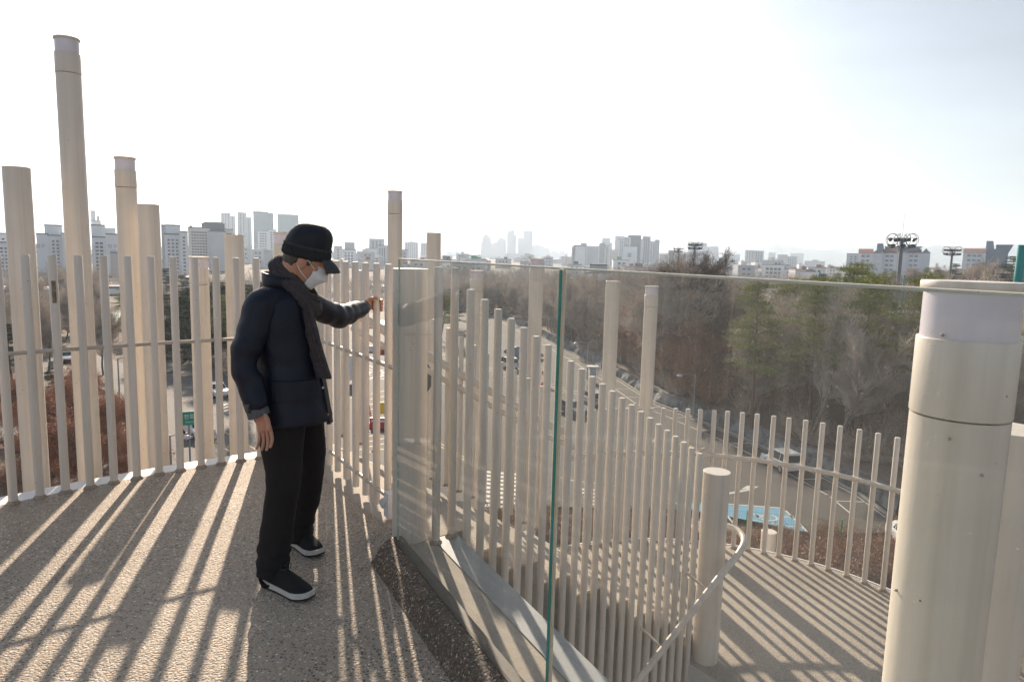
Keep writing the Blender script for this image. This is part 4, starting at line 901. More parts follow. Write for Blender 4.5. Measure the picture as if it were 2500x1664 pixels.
# rubble retaining wall
M['rock']=mat('rough_rock',(.07,.066,.062),.95,nz=(.7,.25,(.24,.24,.245)),bump=1,bscale=4)
random.seed(9)
rw=empty('retaining_wall',edge[5],'low rubble stone retaining wall along the foot of the wood','wall')
m=MB()
for i,(p,d) in enumerate(along(WOOD[1:],.55)):
    c=p-Vector((.40,.28,0)); h=random.uniform(.6,1.75); w_=random.uniform(.45,.95)
    rzz=random.uniform(0,3); ct=[]
    for z,s in ((GZ-.1,1.1),(GZ+h*.5,1.0),(GZ+h,.55)):
        for k in range(6): a=rzz+k*math.pi/3; ct.append(c+Vector((math.cos(a)*w_*s*random.uniform(.7,1.1),math.sin(a)*w_*.7*s*random.uniform(.7,1.1),0))+Vector((0,0,z+random.uniform(-.1,.1))))
    m.add(ct,[(k,(k+1)%6,(k+1)%6+6,k+6) for k in range(6)]+[(k+6,(k+1)%6+6,(k+1)%6+12,k+12) for k in range(6)]+[(12,13,14,15,16,17)])
m.build('stones',M['rock'],rw)
m=MB()
for i,(a,b) in enumerate(zip(WOOD,WOOD[1:])):
    n=max(2,int((b-a).length/1.2)); nn_=Vector((-(b-a).y,(b-a).x,0)).normalized(); nn_=nn_ if nn_.x<0 else -nn_
    vs=[]
    for k in range(n+1):
        p=a+(b-a)*(k/n)
        for z,o in ((GZ-.1,.10),(GZ+.7,-.02),(ZW+.1,-.15),(ZW+.05,-.6)): q=p+nn_*(o+(random.uniform(-.25,.25) if 0<k<n else 0)); vs.append(q*1.0+Vector((0,0,z-q.z if False else 0))); vs[-1].z=z
    m.add(vs,[(4*k+j,4*(k+1)+j,4*(k+1)+j+1,4*k+j+1) for k in range(n) for j in range(3)])
m.build('wall_face',M['rock'],rw)
# ---------------------------------------------------------------- trees
M['bark']=mat('bark_grey',(.13,.105,.088),.9,nz=(3,.5,(.19,.155,.13)))
M['twig']=mat('twig_grey',(.60,.52,.45),.9,nz=(.5,.3,(.36,.31,.265)))
M['twigR']=mat('twig_red_brown',(.34,.19,.13),.9)
M['barkP']=mat('pine_bark',(.10,.065,.05),.9,nz=(3,.5,(.16,.10,.07)))
def leafmat(name,c1,c2,sc_=.6):
    m=mat(name,c1,.7,spec=.25,nz=(sc_,.25,c2)); b=m.node_tree.nodes['Principled BSDF']; return m
M['needle']=leafmat('pine_needles',(.15,.18,.065),(.34,.34,.12))
M['needleD']=leafmat('dark_needles',(.03,.05,.025),(.07,.095,.045))
M['leafR']=leafmat('dry_red_leaves',(.48,.26,.155),(.33,.18,.115))
M['leafB']=leafmat('dry_brown_leaves',(.42,.28,.18),(.27,.18,.12))
def seg(mb,a,b,ra,rb,mi=0,n=3):
    d=(b-a).normalized(); x=d.orthogonal().normalized(); y=d.cross(x); vs=[]
    for p,r in ((a,ra),(b,rb)):
        for k in range(n): an=2*math.pi*k/n; vs.append(p+(x*math.cos(an)+y*math.sin(an))*r)
    mb.add(vs,[(k,(k+1)%n,(k+1)%n+n,k+n) for k in range(n)],mi,n>4)
def bare(rng,H,spread=.6,levels=5,upb=.35,twr=.012,first=.28,lean=None,kids=(3,4)):
    tk,tw=MB(),MB(); tips=[]
    def grow(p,d,L_,r,lv):
        n=4 if lv<2 else (3 if lv<4 else 2); q=p
        pts=[p]
        for i in range(n):
            d=(d+Vector((rng.gauss(0,.13),rng.gauss(0,.13),rng.gauss(0,.08)+.05))).normalized(); q2=q+d*L_/n
            r1=r*(1-.55*i/n); r2=r*(1-.55*(i+1)/n)
            seg(tk if lv<2 else tw,q,q2,max(r1,twr*.7),max(r2,twr*.55),0,7 if lv==0 else (5 if lv==1 else 3)); q=q2; pts.append((q,d))
            if lv<levels and (lv>0 or i>=1 or first<.2):
                for _ in range(rng.randint(*kids) if (lv>0 or i>0) else 1):
                    a=rng.uniform(0,2*math.pi); side=Vector((math.cos(a),math.sin(a),0)); side=(side-d*side.dot(d)).normalized()
                    nd=(d*(.62)+side*spread*rng.uniform(.7,1.5)+Vector((0,0,upb*rng.uniform(.3,1)))).normalized()
                    grow(q-d*L_/n*rng.random(),nd,L_*rng.uniform(.42,.66),r2*.62,lv+1)
        tips.append(q)
    grow(Vector((0,0,0)),(lean or Vector((0,0,1))).normalized(),H*.62,H*.016,0)
    return tk,tw,tips
def leafquad(mb,c,s,rng,mi=0):
    a=Vector((rng.gauss(0,1),rng.gauss(0,1),rng.gauss(0,1))).normalized(); b=a.orthogonal().normalized(); cc=a.cross(b)
    mb.add([c-b*s-cc*s*.5,c+b*s-cc*s*.5,c+b*s+cc*s*.5,c-b*s+cc*s*.5],[(0,1,2,3)],mi)
class Proto:
    def __init__(s,parts): s.parts=[(n,mb.mesh(n,mt)) for n,mb,mt in parts if mb.v]
def plant(proto,name,loc,s,rz,label,cat='tree',group=None,sz=None):
    o=empty(name,loc,label,cat,group,rz); o.scale=(s,s,sz or s)
    for n,me in proto.parts:
        c=bpy.data.objects.new(n,me); link(c); c.parent=o
    return o
PB=[]
for sd_,lv,sp in ((1,5,.62),(2,5,.5),(3,5,.75)):
    rng=random.Random(sd_); a,b,t=bare(rng,10,sp,4,twr=.02,kids=(2,4)); PB.append(Proto([('trunk',a,M['bark']),('crown',b,M['twig'])]))
PR_=[]
for sd_ in (5,6):
    rng=random.Random(sd_); a,b,t=bare(rng,8,.7,4,twr=.012,kids=(2,4)); lf=MB()
    for q in t:
        if rng.random()<.55:
            for _ in range(5): leafquad(lf,q+Vector((rng.gauss(0,.16),rng.gauss(0,.16),rng.gauss(0,.16))),rng.uniform(.035,.07),rng)
    PR_.append(Proto([('trunk',a,M['bark']),('crown',b,M['twigR']),('leaves',lf,M['leafR'])]))
rng=random.Random(11); a,b,t=bare(rng,13,.78,5,.30,.016,kids=(2,3)); BIG=Proto([('trunk',a,M['bark']),('crown',b,M['bark'])])
print('big',len(b.f),'bare',[len(p.parts[1][1].polygons) for p in PB],len(t))
def pine(rng,H,cw,nl,mat_='needle',low=.35):
    tk,nd=MB(),MB(); q=Vector((0,0,0)); d=Vector((rng.uniform(-.1,.1),rng.uniform(-.1,.1),1)).normalized(); n=9; P=[q.copy()]
    for i in range(n):
        d=(d+Vector((rng.gauss(0,.05),rng.gauss(0,.05),.05))).normalized(); q2=q+d*H/n; seg(tk,q,q2,H*.018*(1-.8*i/n),H*.018*(1-.8*(i+1)/n),0,7); q=q2; P.append(q.copy())
    for l in range(nl):
        t=low+(1-low)*(l+rng.random())/nl; k=t*n; i=min(int(k),n-1); base=P[i]+(P[i+1]-P[i])*(k-i); rad=cw*(1.05-t)**.6*rng.uniform(.5,1.1)+.25
        a=rng.uniform(0,6.283); e=base+Vector((math.cos(a)*rad,math.sin(a)*rad,rad*rng.uniform(-.05,.35))); mid=(base+e)/2+Vector((0,0,rad*.12)); seg(tk,base,mid,.05,.035,0,4); seg(tk,mid,e,.035,.012,0,3)
        for c,rr in ((e,.5),(mid+(e-mid)*.45,.5),(e+Vector((rng.gauss(0,.6),rng.gauss(0,.6),.05)),.42)):
            for _ in range(120):
                o=Vector((rng.gauss(0,rr),rng.gauss(0,rr),rng.gauss(0,rr*.17))); p=c+o; dr=(Vector((o.x,o.y,abs(o.z)+.25)).normalized()+Vector((rng.gauss(0,.5),rng.gauss(0,.5),rng.gauss(0,.3)))).normalized()
                sd2=dr.orthogonal().normalized(); sd2=(Matrix.Rotation(rng.random()*6.28,3,dr)@sd2)*.024; ln_=rng.uniform(.14,.30)
                nd.add([p-sd2,p+sd2,p+dr*ln_],[(0,1,2)])
    return tk,nd
PP=[]
for sd_,mt_ in ((1,'needle'),(2,'needle'),(3,'needleD')):
    rng=random.Random(20+sd_); a,b=pine(rng,10,2.6,46,low=.38 if sd_<3 else .12); PP.append(Proto([('trunk',a,M['barkP']),('crown',b,M[mt_])]))
# shrub prototype (dry, twiggy)
def shrub(rng,leaf,n=260,tw=70):
    m1,m2=MB(),MB()
    for _ in range(tw):
        a=rng.uniform(0,6.28); r=rng.random()**.5*.5; b=Vector((math.cos(a)*r*.3,math.sin(a)*r*.3,0)); e=b+Vector((math.cos(a)*r*1.5,math.sin(a)*r*1.5,rng.uniform(.5,1.1)));mm=(b+e)/2+Vector((rng.gauss(0,.08),rng.gauss(0,.08),0)); seg(m1,b,mm,.012,.008); seg(m1,mm,e,.008,.003)
        for _ in range(n//tw): leafquad(m2,mm+(e-mm)*rng.random()+Vector((rng.gauss(0,.05),rng.gauss(0,.05),rng.gauss(0,.05))),rng.uniform(.02,.045),rng)
    return m1,m2
SH=[]
for sd_,lm in ((1,'leafR'),(2,'leafB'),(3,'needle')):
    a,b=shrub(random.Random(sd_),lm); SH.append(Proto([('stems',a,M['twigR']),('leaves',b,M[lm])]))
rng=random.Random(77)
# the wood behind the wall
def wall_depth(px):
    r_=ray(px,900); r_=Vector((r_.x/r_.y,1)); 
    for a,b in zip(WOOD,WOOD[1:]):
        # depth where sight line x = r*y crosses the wall
        da=a.x-r_.x*a.y; db=b.x-r_.x*b.y
        if da*db<=0: t=da/(da-db) if da!=db else 0; return a.y+(b.y-a.y)*t
    return WOOD[0].y if px<1300 else WOOD[-1].y
def inwood(x,y):
    # right of the wall line
    for a,b in zip(WOOD,WOOD[1:]):
        lo,hi=sorted((a.y,b.y))
        if lo<=y<=hi:
            t=(y-a.y)/(b.y-a.y); return x>a.x+(b.x-a.x)*t+1
    return y>WOOD[0].y and x>WOOD[0].x-10
cnt=0
plant(BIG,'bare_tree',(lambda q:(q.x,q.y,terr(q.x,q.y)))(W(1745,900,88)),1.22,.4,'biggest bare tree with a wide dark branching crown above the brown leaves')
px_p=[(1845,62,9.8,0),(1915,72,10.8,1),(1990,60,9.9,0),(2060,70,11.0,1),(2115,57,9.6,0),(2180,66,10.6,1),(1880,85,11.0,1),(2240,60,9.6,0),(2330,72,8.5,1),(1960,90,11.6,0)]
lab_p=['pine standing furthest left among the green pines behind the glass','dark pine between the two left pines','broad green pine in the middle of the pine row','tall pine rising to the glass edge under the floodlight','green pine left of the big pipe, low crown','pine half behind the big pipe','far pine behind the left pines','pine hidden mostly by the big ringed pipe','pine right of the big ringed pipe','far pine behind the middle pines']
for (px,dp,h,k),lb in zip(px_p,lab_p):
    q=W(px,900,dp); z=terr(q.x,q.y); hh=(EYE+ray(px,684).z/ray(px,684).y*dp)-z
    plant(PP[k],'pine_tree',(q.x,q.y,z),min(h,hh+.3)/10,rng.random()*6.28,lb,sz=(hh+rng.uniform(-.6,.3))/10)
tries=0
while cnt<285 and tries<9000:
    tries+=1
    px=rng.uniform(1010,2560) if cnt>120 else rng.uniform(1020,1560); dw=wall_depth(px); dp=dw+2+(rng.random()**1.4)*(70 if px<1500 else 60)
    q=W(px,900,dp)
    if (1780<px<2260 and dp<64 and rng.random()<.75): continue
    if 1655<px<1815 and dp<90: continue
    z=terr(q.x,q.y)
    ptop=rng.uniform(692,735) if px<1450 else rng.uniform(690,800)
    if px>1800: ptop=rng.uniform(740,900)
    if px>2380: ptop=rng.uniform(950,1020)
    r_=ray(px,ptop); h=(EYE+r_.z/r_.y*dp)-z
    h=max(h,4.5)
    red=(1530<px<1760 and ptop>722 and dp>70) or (px<1800 and rng.random()<.12) or rng.random()<.04
    if red: h=min(h,9.5)
    pr=rng.choice(PR_) if red else rng.choice(PB)
    s=h/(8.6 if not red else 7.2)
    plant(pr,'oak_tree' if red else 'bare_tree',(q.x,q.y,z),s*.9,rng.random()*6.28,'young tree keeping dry red-brown leaves in the wood beyond the car park' if red else 'slender bare grey tree in the dense winter wood beyond the car park',group='leafy brown trees of the wood' if red else 'bare trees of the wood',sz=s)
    cnt+=1
print('wood trees',cnt,tries)
for px,py in ((1560,960),(1600,930),(1640,985),(1580,900),(1680,960),(1660,900),(1620,880),(1705,985),(1540,930),(1730,940),(1750,990),(1575,870),(1640,860),(1690,880),(1610,850),(1720,900)):
    q=G(px,py,ZW+.5)
    if inwood(q.x,q.y): plant(rng.choice(PR_),'oak_tree',(q.x,q.y,terr(q.x,q.y)),rng.uniform(.8,1.15),rng.random()*6,'red-brown leafy young oak right behind the rubble wall',group='red-brown oaks behind the wall')
# undergrowth in the wood: uncountable
def scatter(name,proto_meshes,places,group=None):
    pass
def under(name,pts,protos,lo,hi,seed,ms,kind='stuff'):
    rg=random.Random(seed); big=MB(); mats=ms
    for p in pts:
        s=rg.uniform(lo,hi); a=rg.random()*6.28; ca,sa=math.cos(a)*s,math.sin(a)*s
        pr=rg.choice(protos)
        for mi,(nm,me) in enumerate(pr.parts):
            b=len(big.v); 
            big.v+=[(p[0]+ca*v.co.x-sa*v.co.y,p[1]+sa*v.co.x+ca*v.co.y,p[2]+s*v.co.z) for v in me.vertices]
            fs=[tuple(b+i for i in f.vertices) for f in me.polygons]; big.f+=fs; big.m+=[mi]*len(fs); big.sm+=[False]*len(fs)
    o=big.build(name,mats); tag(o,kind=kind); return o
rg=random.Random(5); pts=[]
while len(pts)<520:
    px=rg.uniform(1040,2560); dp=wall_depth(px)+1.5+rg.random()**1.5*70; q=W(px,900,dp)
    if inwood(q.x,q.y): pts.append((q.x,q.y,terr(q.x,q.y)-.1))
under('undergrowth',pts,[SH[1]],1.0,2.6,3,[M['twig'],M['leafB']])
pts=[]
for _ in range(150):
    px=rg.uniform(1520,1760); dp=rg.uniform(70,105); q=W(px,900,dp)
    if inwood(q.x,q.y): pts.append((q.x,q.y,terr(q.x,q.y)-.1))
under('undergrowth',pts,[SH[0]],1.5,3.2,4,[M['twigR'],M['leafR']])
# planting bed below the landing with a mesh fence
pts=[]
for _ in range(230):
    q=G(rg.uniform(1600,2260),rg.uniform(1300,1420),GZ)
    pts.append((q.x,q.y,GZ-.35))
for _ in range(90):
    q=G(rg.uniform(1150,1640),rg.uniform(1255,1330),GZ); pts.append((q.x,q.y,GZ-.35))
under('hedge_undergrowth',pts,[SH[1]],.8,1.5,6,[M['twigR'],M['leafB']])
M['greenpost']=mat('green_fence_paint',(.03,.26,.07),.5)
fe=empty('mesh_fence',G(1900,1300,GZ),'low green mesh fence beside the blue parking bay','fence')
fp=[G(x,y,GZ) for x,y in ((1170,1240),(1262,1262),(1500,1280),(1660,1290),(1822,1296),(2052,1318),(2230,1330))]
for p in fp: m=MB(); m.cyl(p,GZ,GZ+1.35,.05,10); m.build('post',M['greenpost'],fe)
m=MB()
for a,b in zip(fp,fp[1:]):
    d=b-a; n=int(d.length/.16)
    for i in range(n): q=a+d*(i/n); seg(m,Vector((q.x,q.y,GZ+.05)),Vector((q.x,q.y,GZ+1.3)),.004,.004)
    for z in (.1,.7,1.3): seg(m,a+Vector((0,0,z)),b+Vector((0,0,z)),.006,.006)
m.build('mesh',M['greenpost'],fe)
# ---------------------------------------------------------------- left park
LT_=[((118,905),7.6,0,'bare_tree','dark bare tree seen between the first and second big pipes'),((180,850),8.5,1,'bare_tree','bare tree in the park left of the tallest pipe'),((252,915),7.5,2,'bare_tree','bare tree by the road between tallest pipe and its neighbour'),((20,880),9,1,'bare_tree','bare tree at the far left edge of the park'),((230,800),9,0,'bare_tree','bare tree near the green courts'),((610,1000),6,2,'bare_tree','bare tree right behind the man\'s back'),((70,790),9,2,'bare_tree','far bare tree by the pale low building at left'),((150,770),9,0,'bare_tree','distant bare tree behind the lock plate pole'),((205,775),9,1,'bare_tree','distant bare tree beside the green courts')]
for (x,y),h,k,nm,lb in LT_:
    q=G(x,y,GZ); plant(PB[k],nm,(q.x,q.y,GZ-.1),h/9,rng.random()*6,lb,sz=h/8.2)
RT=[((60,1060),4.6),((110,1130),5.2),((150,1080),5.0),((200,1180),4.6),((255,1130),4.8),((290,1190),4.2),((180,1010),4.2),((90,1190),4.6),((330,1210),3.8)]
for i,((x,y),h) in enumerate(RT):
    q=G(x,y,GZ); plant(PR_[i%2],'maple_tree',(q.x,q.y,GZ-.1),h/7,rng.random()*6,'small rust-leaved tree below the deck, '+('beside the pond','between first pipe and tallest pipe','right of the pond','seen under the tallest pipe','between tallest pipe and third pipe','by the paving under the third pipe','behind the others near the road bend','lowest one under the first pipe','at the foot of the second street lamp')[i],group='rust-leaved trees below the deck')
CP=[((400,870),9.5,2,'dark conifer between the two plain pipes at left'),((430,905),8.5,2,'dark conifer left of the short light pipe'),((455,880),9.5,2,'conifer behind the short light pipe'),((510,880),8,2,'conifer right of the short light pipe'),((290,790),8,1,'umbrella-shaped pine beside the green courts'),((30,930),7,2,'dark conifer at the left edge'),((130,960),3.2,2,'small bright conifer at the road bend'),((175,975),2.8,1,'small green pine beside the road bend'),((405,760),11,2,'far conifer before the apartment towers'),((450,752),9,2,'far conifer beside the grey shed'),((1075,830),9,1,'dark pine just right of the stub post behind the glass'),((1110,800),9,2,'dark evergreen behind the inner stair poles'),((12,870),8,1,'olive pine at the far left')]
for (x,y),h,k,lb in CP:
    q=G(x,y,GZ); plant(PP[k],'pine_tree',(q.x,q.y,GZ-.1),h/10,rng.random()*6,lb)
rg3=random.Random(41)
for i in range(95):
    px=rg3.uniform(-40,690); py=rg3.uniform(736,838)+(0 if px<380 else rg3.uniform(0,95)); q=G(px,py,GZ)
    if 225<px<345 and 745<py<830: continue
    yt_=rg3.uniform(688,735); h_=(EYE+ray(px,yt_).z/ray(px,yt_).y*q.y)-GZ; h_=max(3.5,min(h_,11.5))
    if px>380 and rg3.random()<.72: plant(PP[2] if rg3.random()<.7 else PP[0],'pine_tree',(q.x,q.y,GZ-.1),h_/10,rg3.random()*6,'dark evergreen in the park thicket left of the man',group='evergreens of the park thicket')
    else: plant(PB[i%3],'bare_tree',(q.x,q.y,GZ-.1),h_/11,rg3.random()*6,'bare winter tree in the park seen through the deck railing',group='bare trees of the park')
pts=[]
for _ in range(120):
    q=G(rg.uniform(-30,360),rg.uniform(960,1260),GZ); pts.append((q.x,q.y,GZ-.3))
under('park_undergrowth',pts,[SH[0]],.8,1.7,8,[M['twigR'],M['leafR']])
# hillside wood at right, far
M['farwood']=gmat('far_woodland',(.06,.052,.046),(.045,.05,.03),(.07,.058,.05),.02,.12)
M['farleaf']=leafmat('far_wood_crowns',(.14,.105,.085),(.07,.085,.04),.05)
def ridge(name,pts,depth,z0,thick,m,seed,jit=1.5,cell=3.5):
    """hill with a lumpy tree-covered back: pts = (px, py of crest)"""
    rg2=random.Random(seed); mb=MB(); n=int((pts[-1][0]-pts[0][0])/F*depth/cell)+2; rows=7; vs=[]
    for j in range(rows):
        for i in range(n):
            t=i/(n-1); px=pts[0][0]+(pts[-1][0]-pts[0][0])*t
            for (a,ya),(b,yb) in zip(pts,pts[1:]):
                if a<=px<=b: py=ya+(yb-ya)*(px-a)/(b-a); break
            q=W(px,py,depth); s=j/(rows-1); zc=z0+(q.z-z0)*math.sin(min(1,s*1.25)*math.pi/2)
            p=Vector((q.x,q.y-thick*(1-s),0)) if j else Vector((q.x,q.y-thick*1.05,0))
            vs.append((p.x+rg2.gauss(0,cell*.15),p.y,zc+(rg2.gauss(0,jit) if j else 0)))
    mb.add(vs,[(j*n+i,j*n+i+1,(j+1)*n+i+1,(j+1)*n+i) for j in range(rows-1) for i in range(n-1)])
    return tag(mb.build(name,m),kind='structure')
M['hill']=mat('far_hill',(.09,.10,.08),1)
ridge('hills',[(1740,614),(1800,604),(1850,597),(1890,598),(1950,609),(2020,612),(2100,603),(2200,600),(2330,606),(2500,596),(2700,600)],5200,GZ,900,M['hill'],2,6,60)
ridge('hills',[(-300,600),(300,600),(700,606),(1000,610),(1500,616),(1800,612)],6500,GZ,900,M['hill'],3,8,80)
ridge('wooded_hill',[(1960,684),(2040,680),(2120,678),(2200,672),(2260,668),(2330,664),(2420,658),(2500,650),(2650,640)],330,GZ,150,M['farwood'],4,.5,3.2)
for i,(px,py,dp,h,k) in enumerate([(2010,672,230,9,2),(2040,670,240,9,1),(2075,672,235,9,2),(2130,664,260,9,1),(2165,666,262,8,0),(2230,660,250,10,2),(2265,655,270,9,1),(2300,655,280,9,0),(2330,648,250,11,2),(2360,650,270,9,1),(2400,645,255,11,2),(2440,640,230,12,1),(2475,632,210,13,2),(2495,632,215,13,1),(2290,662,240,8,2),(2380,652,240,9,0),(2190,664,245,9,1),(1985,676,220,7,0)]):
    q=W(px,py,dp); pr=PP[k%3] if i%2==0 or px<2200 else PB[k]
    nm='pine_tree' if pr in PP else 'bare_tree'
    plant(pr,nm,(q.x,q.y,q.z-h*.95),h/10,i*1.3,'tree on the far hillside below the red-roofed flats',group='trees on the far hillside')
pts=[]
for _ in range(420):
    px=rg.uniform(1970,2650); dp=rg.uniform(205,330); t_=(dp-180)/150; crest=668+(632-668)*(px-1960)/540; q=W(px,crest+(1-t_)*22+2,dp); pts.append((q.x,q.y,q.z-8.5))
under('hillside_wood',pts,[SH[1],SH[2],SH[1]],4.2,6.2,21,[M['twig'],M['farleaf']])
q=W(2092,652,75); plant(PP[0],'pine_tree',(q.x,q.y,terr(q.x,q.y)),1.25,1,'dark pine top poking above the glass edge left of the floodlight mast',sz=(q.z-terr(q.x,q.y))/10)
# far wood band between lot and city, reads as one mass
pts=[]
for _ in range(230):
    px=rg.uniform(1000,2050); dp=rg.uniform(210,420); q=W(px,900,dp)
    if 700<px<1000 and dp<330: continue
    pts.append((q.x,q.y,GZ))
for _ in range(190):
    px=rg.uniform(-80,1010); dp=rg.uniform(235,372); q=W(px,900,dp); pts.append((q.x,q.y,GZ-6.3))
under('far_wood',pts,[Proto([('a',shrub(random.Random(8),'leafB',0,90)[0],M['twig'])]),Proto([('a',shrub(random.Random(9),'leafB',0,90)[0],M['twig'])])],7,11,12,[M['twig'],M['twig']])
# ---------------------------------------------------------------- buildings
M['wallA']=mat('pale_apartment_wall',(.70,.71,.73),.8,nz=(.08,.4,(.62,.63,.66)))
M['wallG']=mat('gable_wall',(.74,.75,.77),.8,nz=(.05,.4,(.68,.69,.71)))
M['wallP']=mat('pink_grey_panel',(.47,.40,.38),.8)
M['wallB']=mat('beige_grey_wall',(.58,.56,.54),.8,nz=(.08,.4,(.52,.50,.48)))
M['wallD']=mat('dark_grey_panel',(.20,.21,.235),.8)
M['wallH']=mat('tower_glass_grey',(.30,.36,.38),.5)
M['wallC']=mat('concrete_grey_wall',(.48,.50,.53),.8,nz=(.1,.4,(.42,.44,.47)))
M['win']=mat('window_glass',(.045,.06,.075),.25,spec=.8)
M['winL']=mat('window_light',(.25,.31,.34),.25,spec=.8)
M['roofR']=mat('red_roof',(.22,.095,.075),.85); M['roofD']=mat('dark_roof',(.12,.13,.15),.8); M['roofW']=mat('pale_roof',(.62,.60,.57),.7)
M['slate']=mat('blue_grey_block',(.20,.24,.29),.8)
M['sign']=mat('sign_ink',(.18,.18,.20),.7)
def frame(px,dist,turn=0):
    c=W(px,640,dist); az=math.atan2(c.x,c.y); return -az+turn
def block(px0,px1,ytop,dist,dep,z0=GZ,turn=0):
    """box facing the deck: returns centre-front point, axes, width, top"""
    pm=(px0+px1)/2; t=W(pm,ytop,dist); az=math.atan2(t.x,t.y); wd=(px1-px0)/F*dist*math.cos(az)*1.0
    wd=(px1-px0)/F*dist*math.cos(az); rz=-az+turn
    ex=Vector((math.cos(rz),math.sin(rz),0)); ey=Vector((-math.sin(rz),math.cos(rz),0))
    return Vector((t.x,t.y,0)),ex,ey,wd,t.z
def wins(mb,c,ex,ey,wd,z0,z1,cw,fh,ww,wh,off=.15,skip=None,mg=1.0):
    nx=max(1,int((wd-2*mg)/cw)); ny=int((z1-z0-2)/fh); x0=-nx*cw/2+cw/2
    for j in range(ny):
        for i in range(nx):
            if skip and skip(i,j): continue
            x=x0+i*cw; z=z1-2.4-j*fh
            if z<z0+1: continue
            p=c+ex*x-ey*off
            if isinstance(mb,list): mb.append((p+Vector((0,0,z-wh/2)),ex,ww,wh)); continue
            mb.add([p-ex*ww/2+Vector((0,0,z-wh)),p+ex*ww/2+Vector((0,0,z-wh)),p+ex*ww/2+Vector((0,0,z)),p-ex*ww/2+Vector((0,0,z))],[(0,1,2,3)])
def add_windows(root,wl,m,near):
    wl=list(wl); first=wl[:100] if near else []; rest=wl[100:] if near else wl; cache={}
    for p,ex,ww,wh in first:
        k=(round(ww,2),round(wh,2))
        if k not in cache:
            t_=MB(); t_.add([(-ww/2,0,-wh/2),(ww/2,0,-wh/2),(ww/2,0,wh/2),(-ww/2,0,wh/2)],[(0,1,2,3)]); cache[k]=t_.mesh('window',m)
        o=bpy.data.objects.new('window',cache[k]); link(o); o.parent=root; o.location=p-root.location; o.rotation_euler=(0,0,math.atan2(ex.y,ex.x))
    if rest:
        t_=MB()
        for p,ex,ww,wh in rest:
            a=ex*ww/2; b=Vector((0,0,wh/2)); t_.add([p-a-b,p+a-b,p+a+b,p-a+b],[(0,1,2,3)])
        tag(t_.build('windows',m,root),kind='stuff')
def bld(name,label,dist,blocks,cat='building',group=None,roof='roofD',win='win'):
    """blocks: (px0,px1,ytop,offset back,depth,wall,window style or None)"""
    p0=W((blocks[0][0]+blocks[0][1])/2,640,dist); root=empty(name,(p0.x,p0.y,GZ),label,cat,group); wm=[]; wallm={}; rf=MB()
    for (a,b,yt,off,dep,wl_,ws) in blocks:
        c,ex,ey,wd,zt=block(a,b,yt,dist+off,dep)
        mb=wallm.setdefault(wl_,MB()); cc=c+ey*dep/2; rz=math.atan2(ex.y,ex.x)
        mb.box((cc.x,cc.y,(GZ+zt)/2),wd,dep,zt-GZ,rz)
        if dist<1500:
            for s1 in (1,): rf.box((cc.x,cc.y,zt+.35),wd*1.02,dep*1.02,.7,rz)
        if ws:
            cw,fh,ww,wh=ws; wins(wm,c,ex,ey,wd,max(GZ,zt-95),zt,cw,fh,ww,wh)
            c2=cc+ex*wd/2; e2=ey; c3=cc-ex*wd/2
            if wl_!='wallG':
                wins(wm,c2,ey,-ex,dep,max(GZ,zt-95),zt,cw,fh,ww,wh,.15); wins(wm,c3,-ey,ex,dep,max(GZ,zt-95),zt,cw,fh,ww,wh,.15)
    for k,mb in wallm.items(): mb.build('wall',M[k],root)
    if rf.v: rf.build('roof',M[roof],root)
    if wm: add_windows(root,wm,M[win],dist<=820 or len(wm)<=100)
    return root
S1_=(3.2,2.85,1.9,1.5); S2_=(2.6,2.85,1.9,1.5); S3_=(4.2,2.9,1.6,1.3)
SL_=(2.0,1.95,1.15,.95); SM_=(1.7,1.95,1.25,1.0)
b1=bld('apartment_block','pale apartment slab at the far left edge behind the first big pipe',380,[(-60,18,570,0,13,'wallA',SL_),(-60,30,592,-14,8,'wallA',SL_)])
b2=bld('apartment_block','pale apartment block with tower top, between the first and the tallest pipe',380,[(88,118,572,0,16,'wallG',None),(116,152,576,3,14,'wallA',SL_),(108,151,551,9,8,'wallG',None),(150,176,571,-3,14,'wallA',SM_),(96,106,622,-.4,.6,'wallP',None)])
b3=bld('apartment_block','apartment block with the number 104 on its gable',365,[(224,258,580,2,14,'wallA',(2.0,1.95,1.5,1.2)),(257,296,573,0,16,'wallG',None),(222,256,551,12,9,'wallG',None),(269,287,618,-.4,.6,'wallP',None)])
bld('pavilion_tower','small round-topped tower with a pointed spire above the roofs at left',900,[(221,232,515,0,8,'wallG',None),(222,246,539,-2,12,'wallG',None),(236,242,528,3,3,'wallC',None),(246,281,557,6,12,'wallH',None)])
b4=bld('apartment_block','stepped pale apartment block right of the second plain pipe',380,[(393,404,551,6,14,'wallC',None),(401,441,573,0,14,'wallA',SL_),(404,440,551,8,8,'wallG',None),(438,458,567,-3,14,'wallA',SM_)])
b5=bld('apartment_block','beige-grey apartment block with a crown on its roof',480,[(459,512,557,0,16,'wallB',SM_),(508,551,566,-2,16,'wallC',None),(498,542,544,8,9,'wallC',None),(548,569,561,5,14,'wallB',SM_),(462,470,553,2,3,'wallC',None),(492,548,547,7,11,'roofD',None)])
bld('tower_block','slim hazy tower with a stepped top, leftmost of four',1150,[(539,562,520,0,26,'wallC',S3_),(560,574,528,5,26,'wallC',S3_)])
bld('tower_block','slim hazy tower with a notched top, second of the four',1100,[(579,602,519,0,26,'wallC',S3_),(600,614,531,5,26,'wallC',S3_)])
t3=bld('tower_block','tall hazy glass tower with a slanted roof edge, left of the man\'s cap',1000,[(618,667,520,0,26,'wallH',None),(618,655,517,2,20,'wallH',None)])
bld('tower_block','broad flat-topped hazy tower just behind the man\'s cap',1050,[(677,729,524,0,26,'wallH',None)])
bld('apartment_block','pale gridded block standing in front of the slanted glass tower',800,[(629,655,564,0,16,'wallG',S2_),(655,675,561,4,16,'wallG',S2_)])
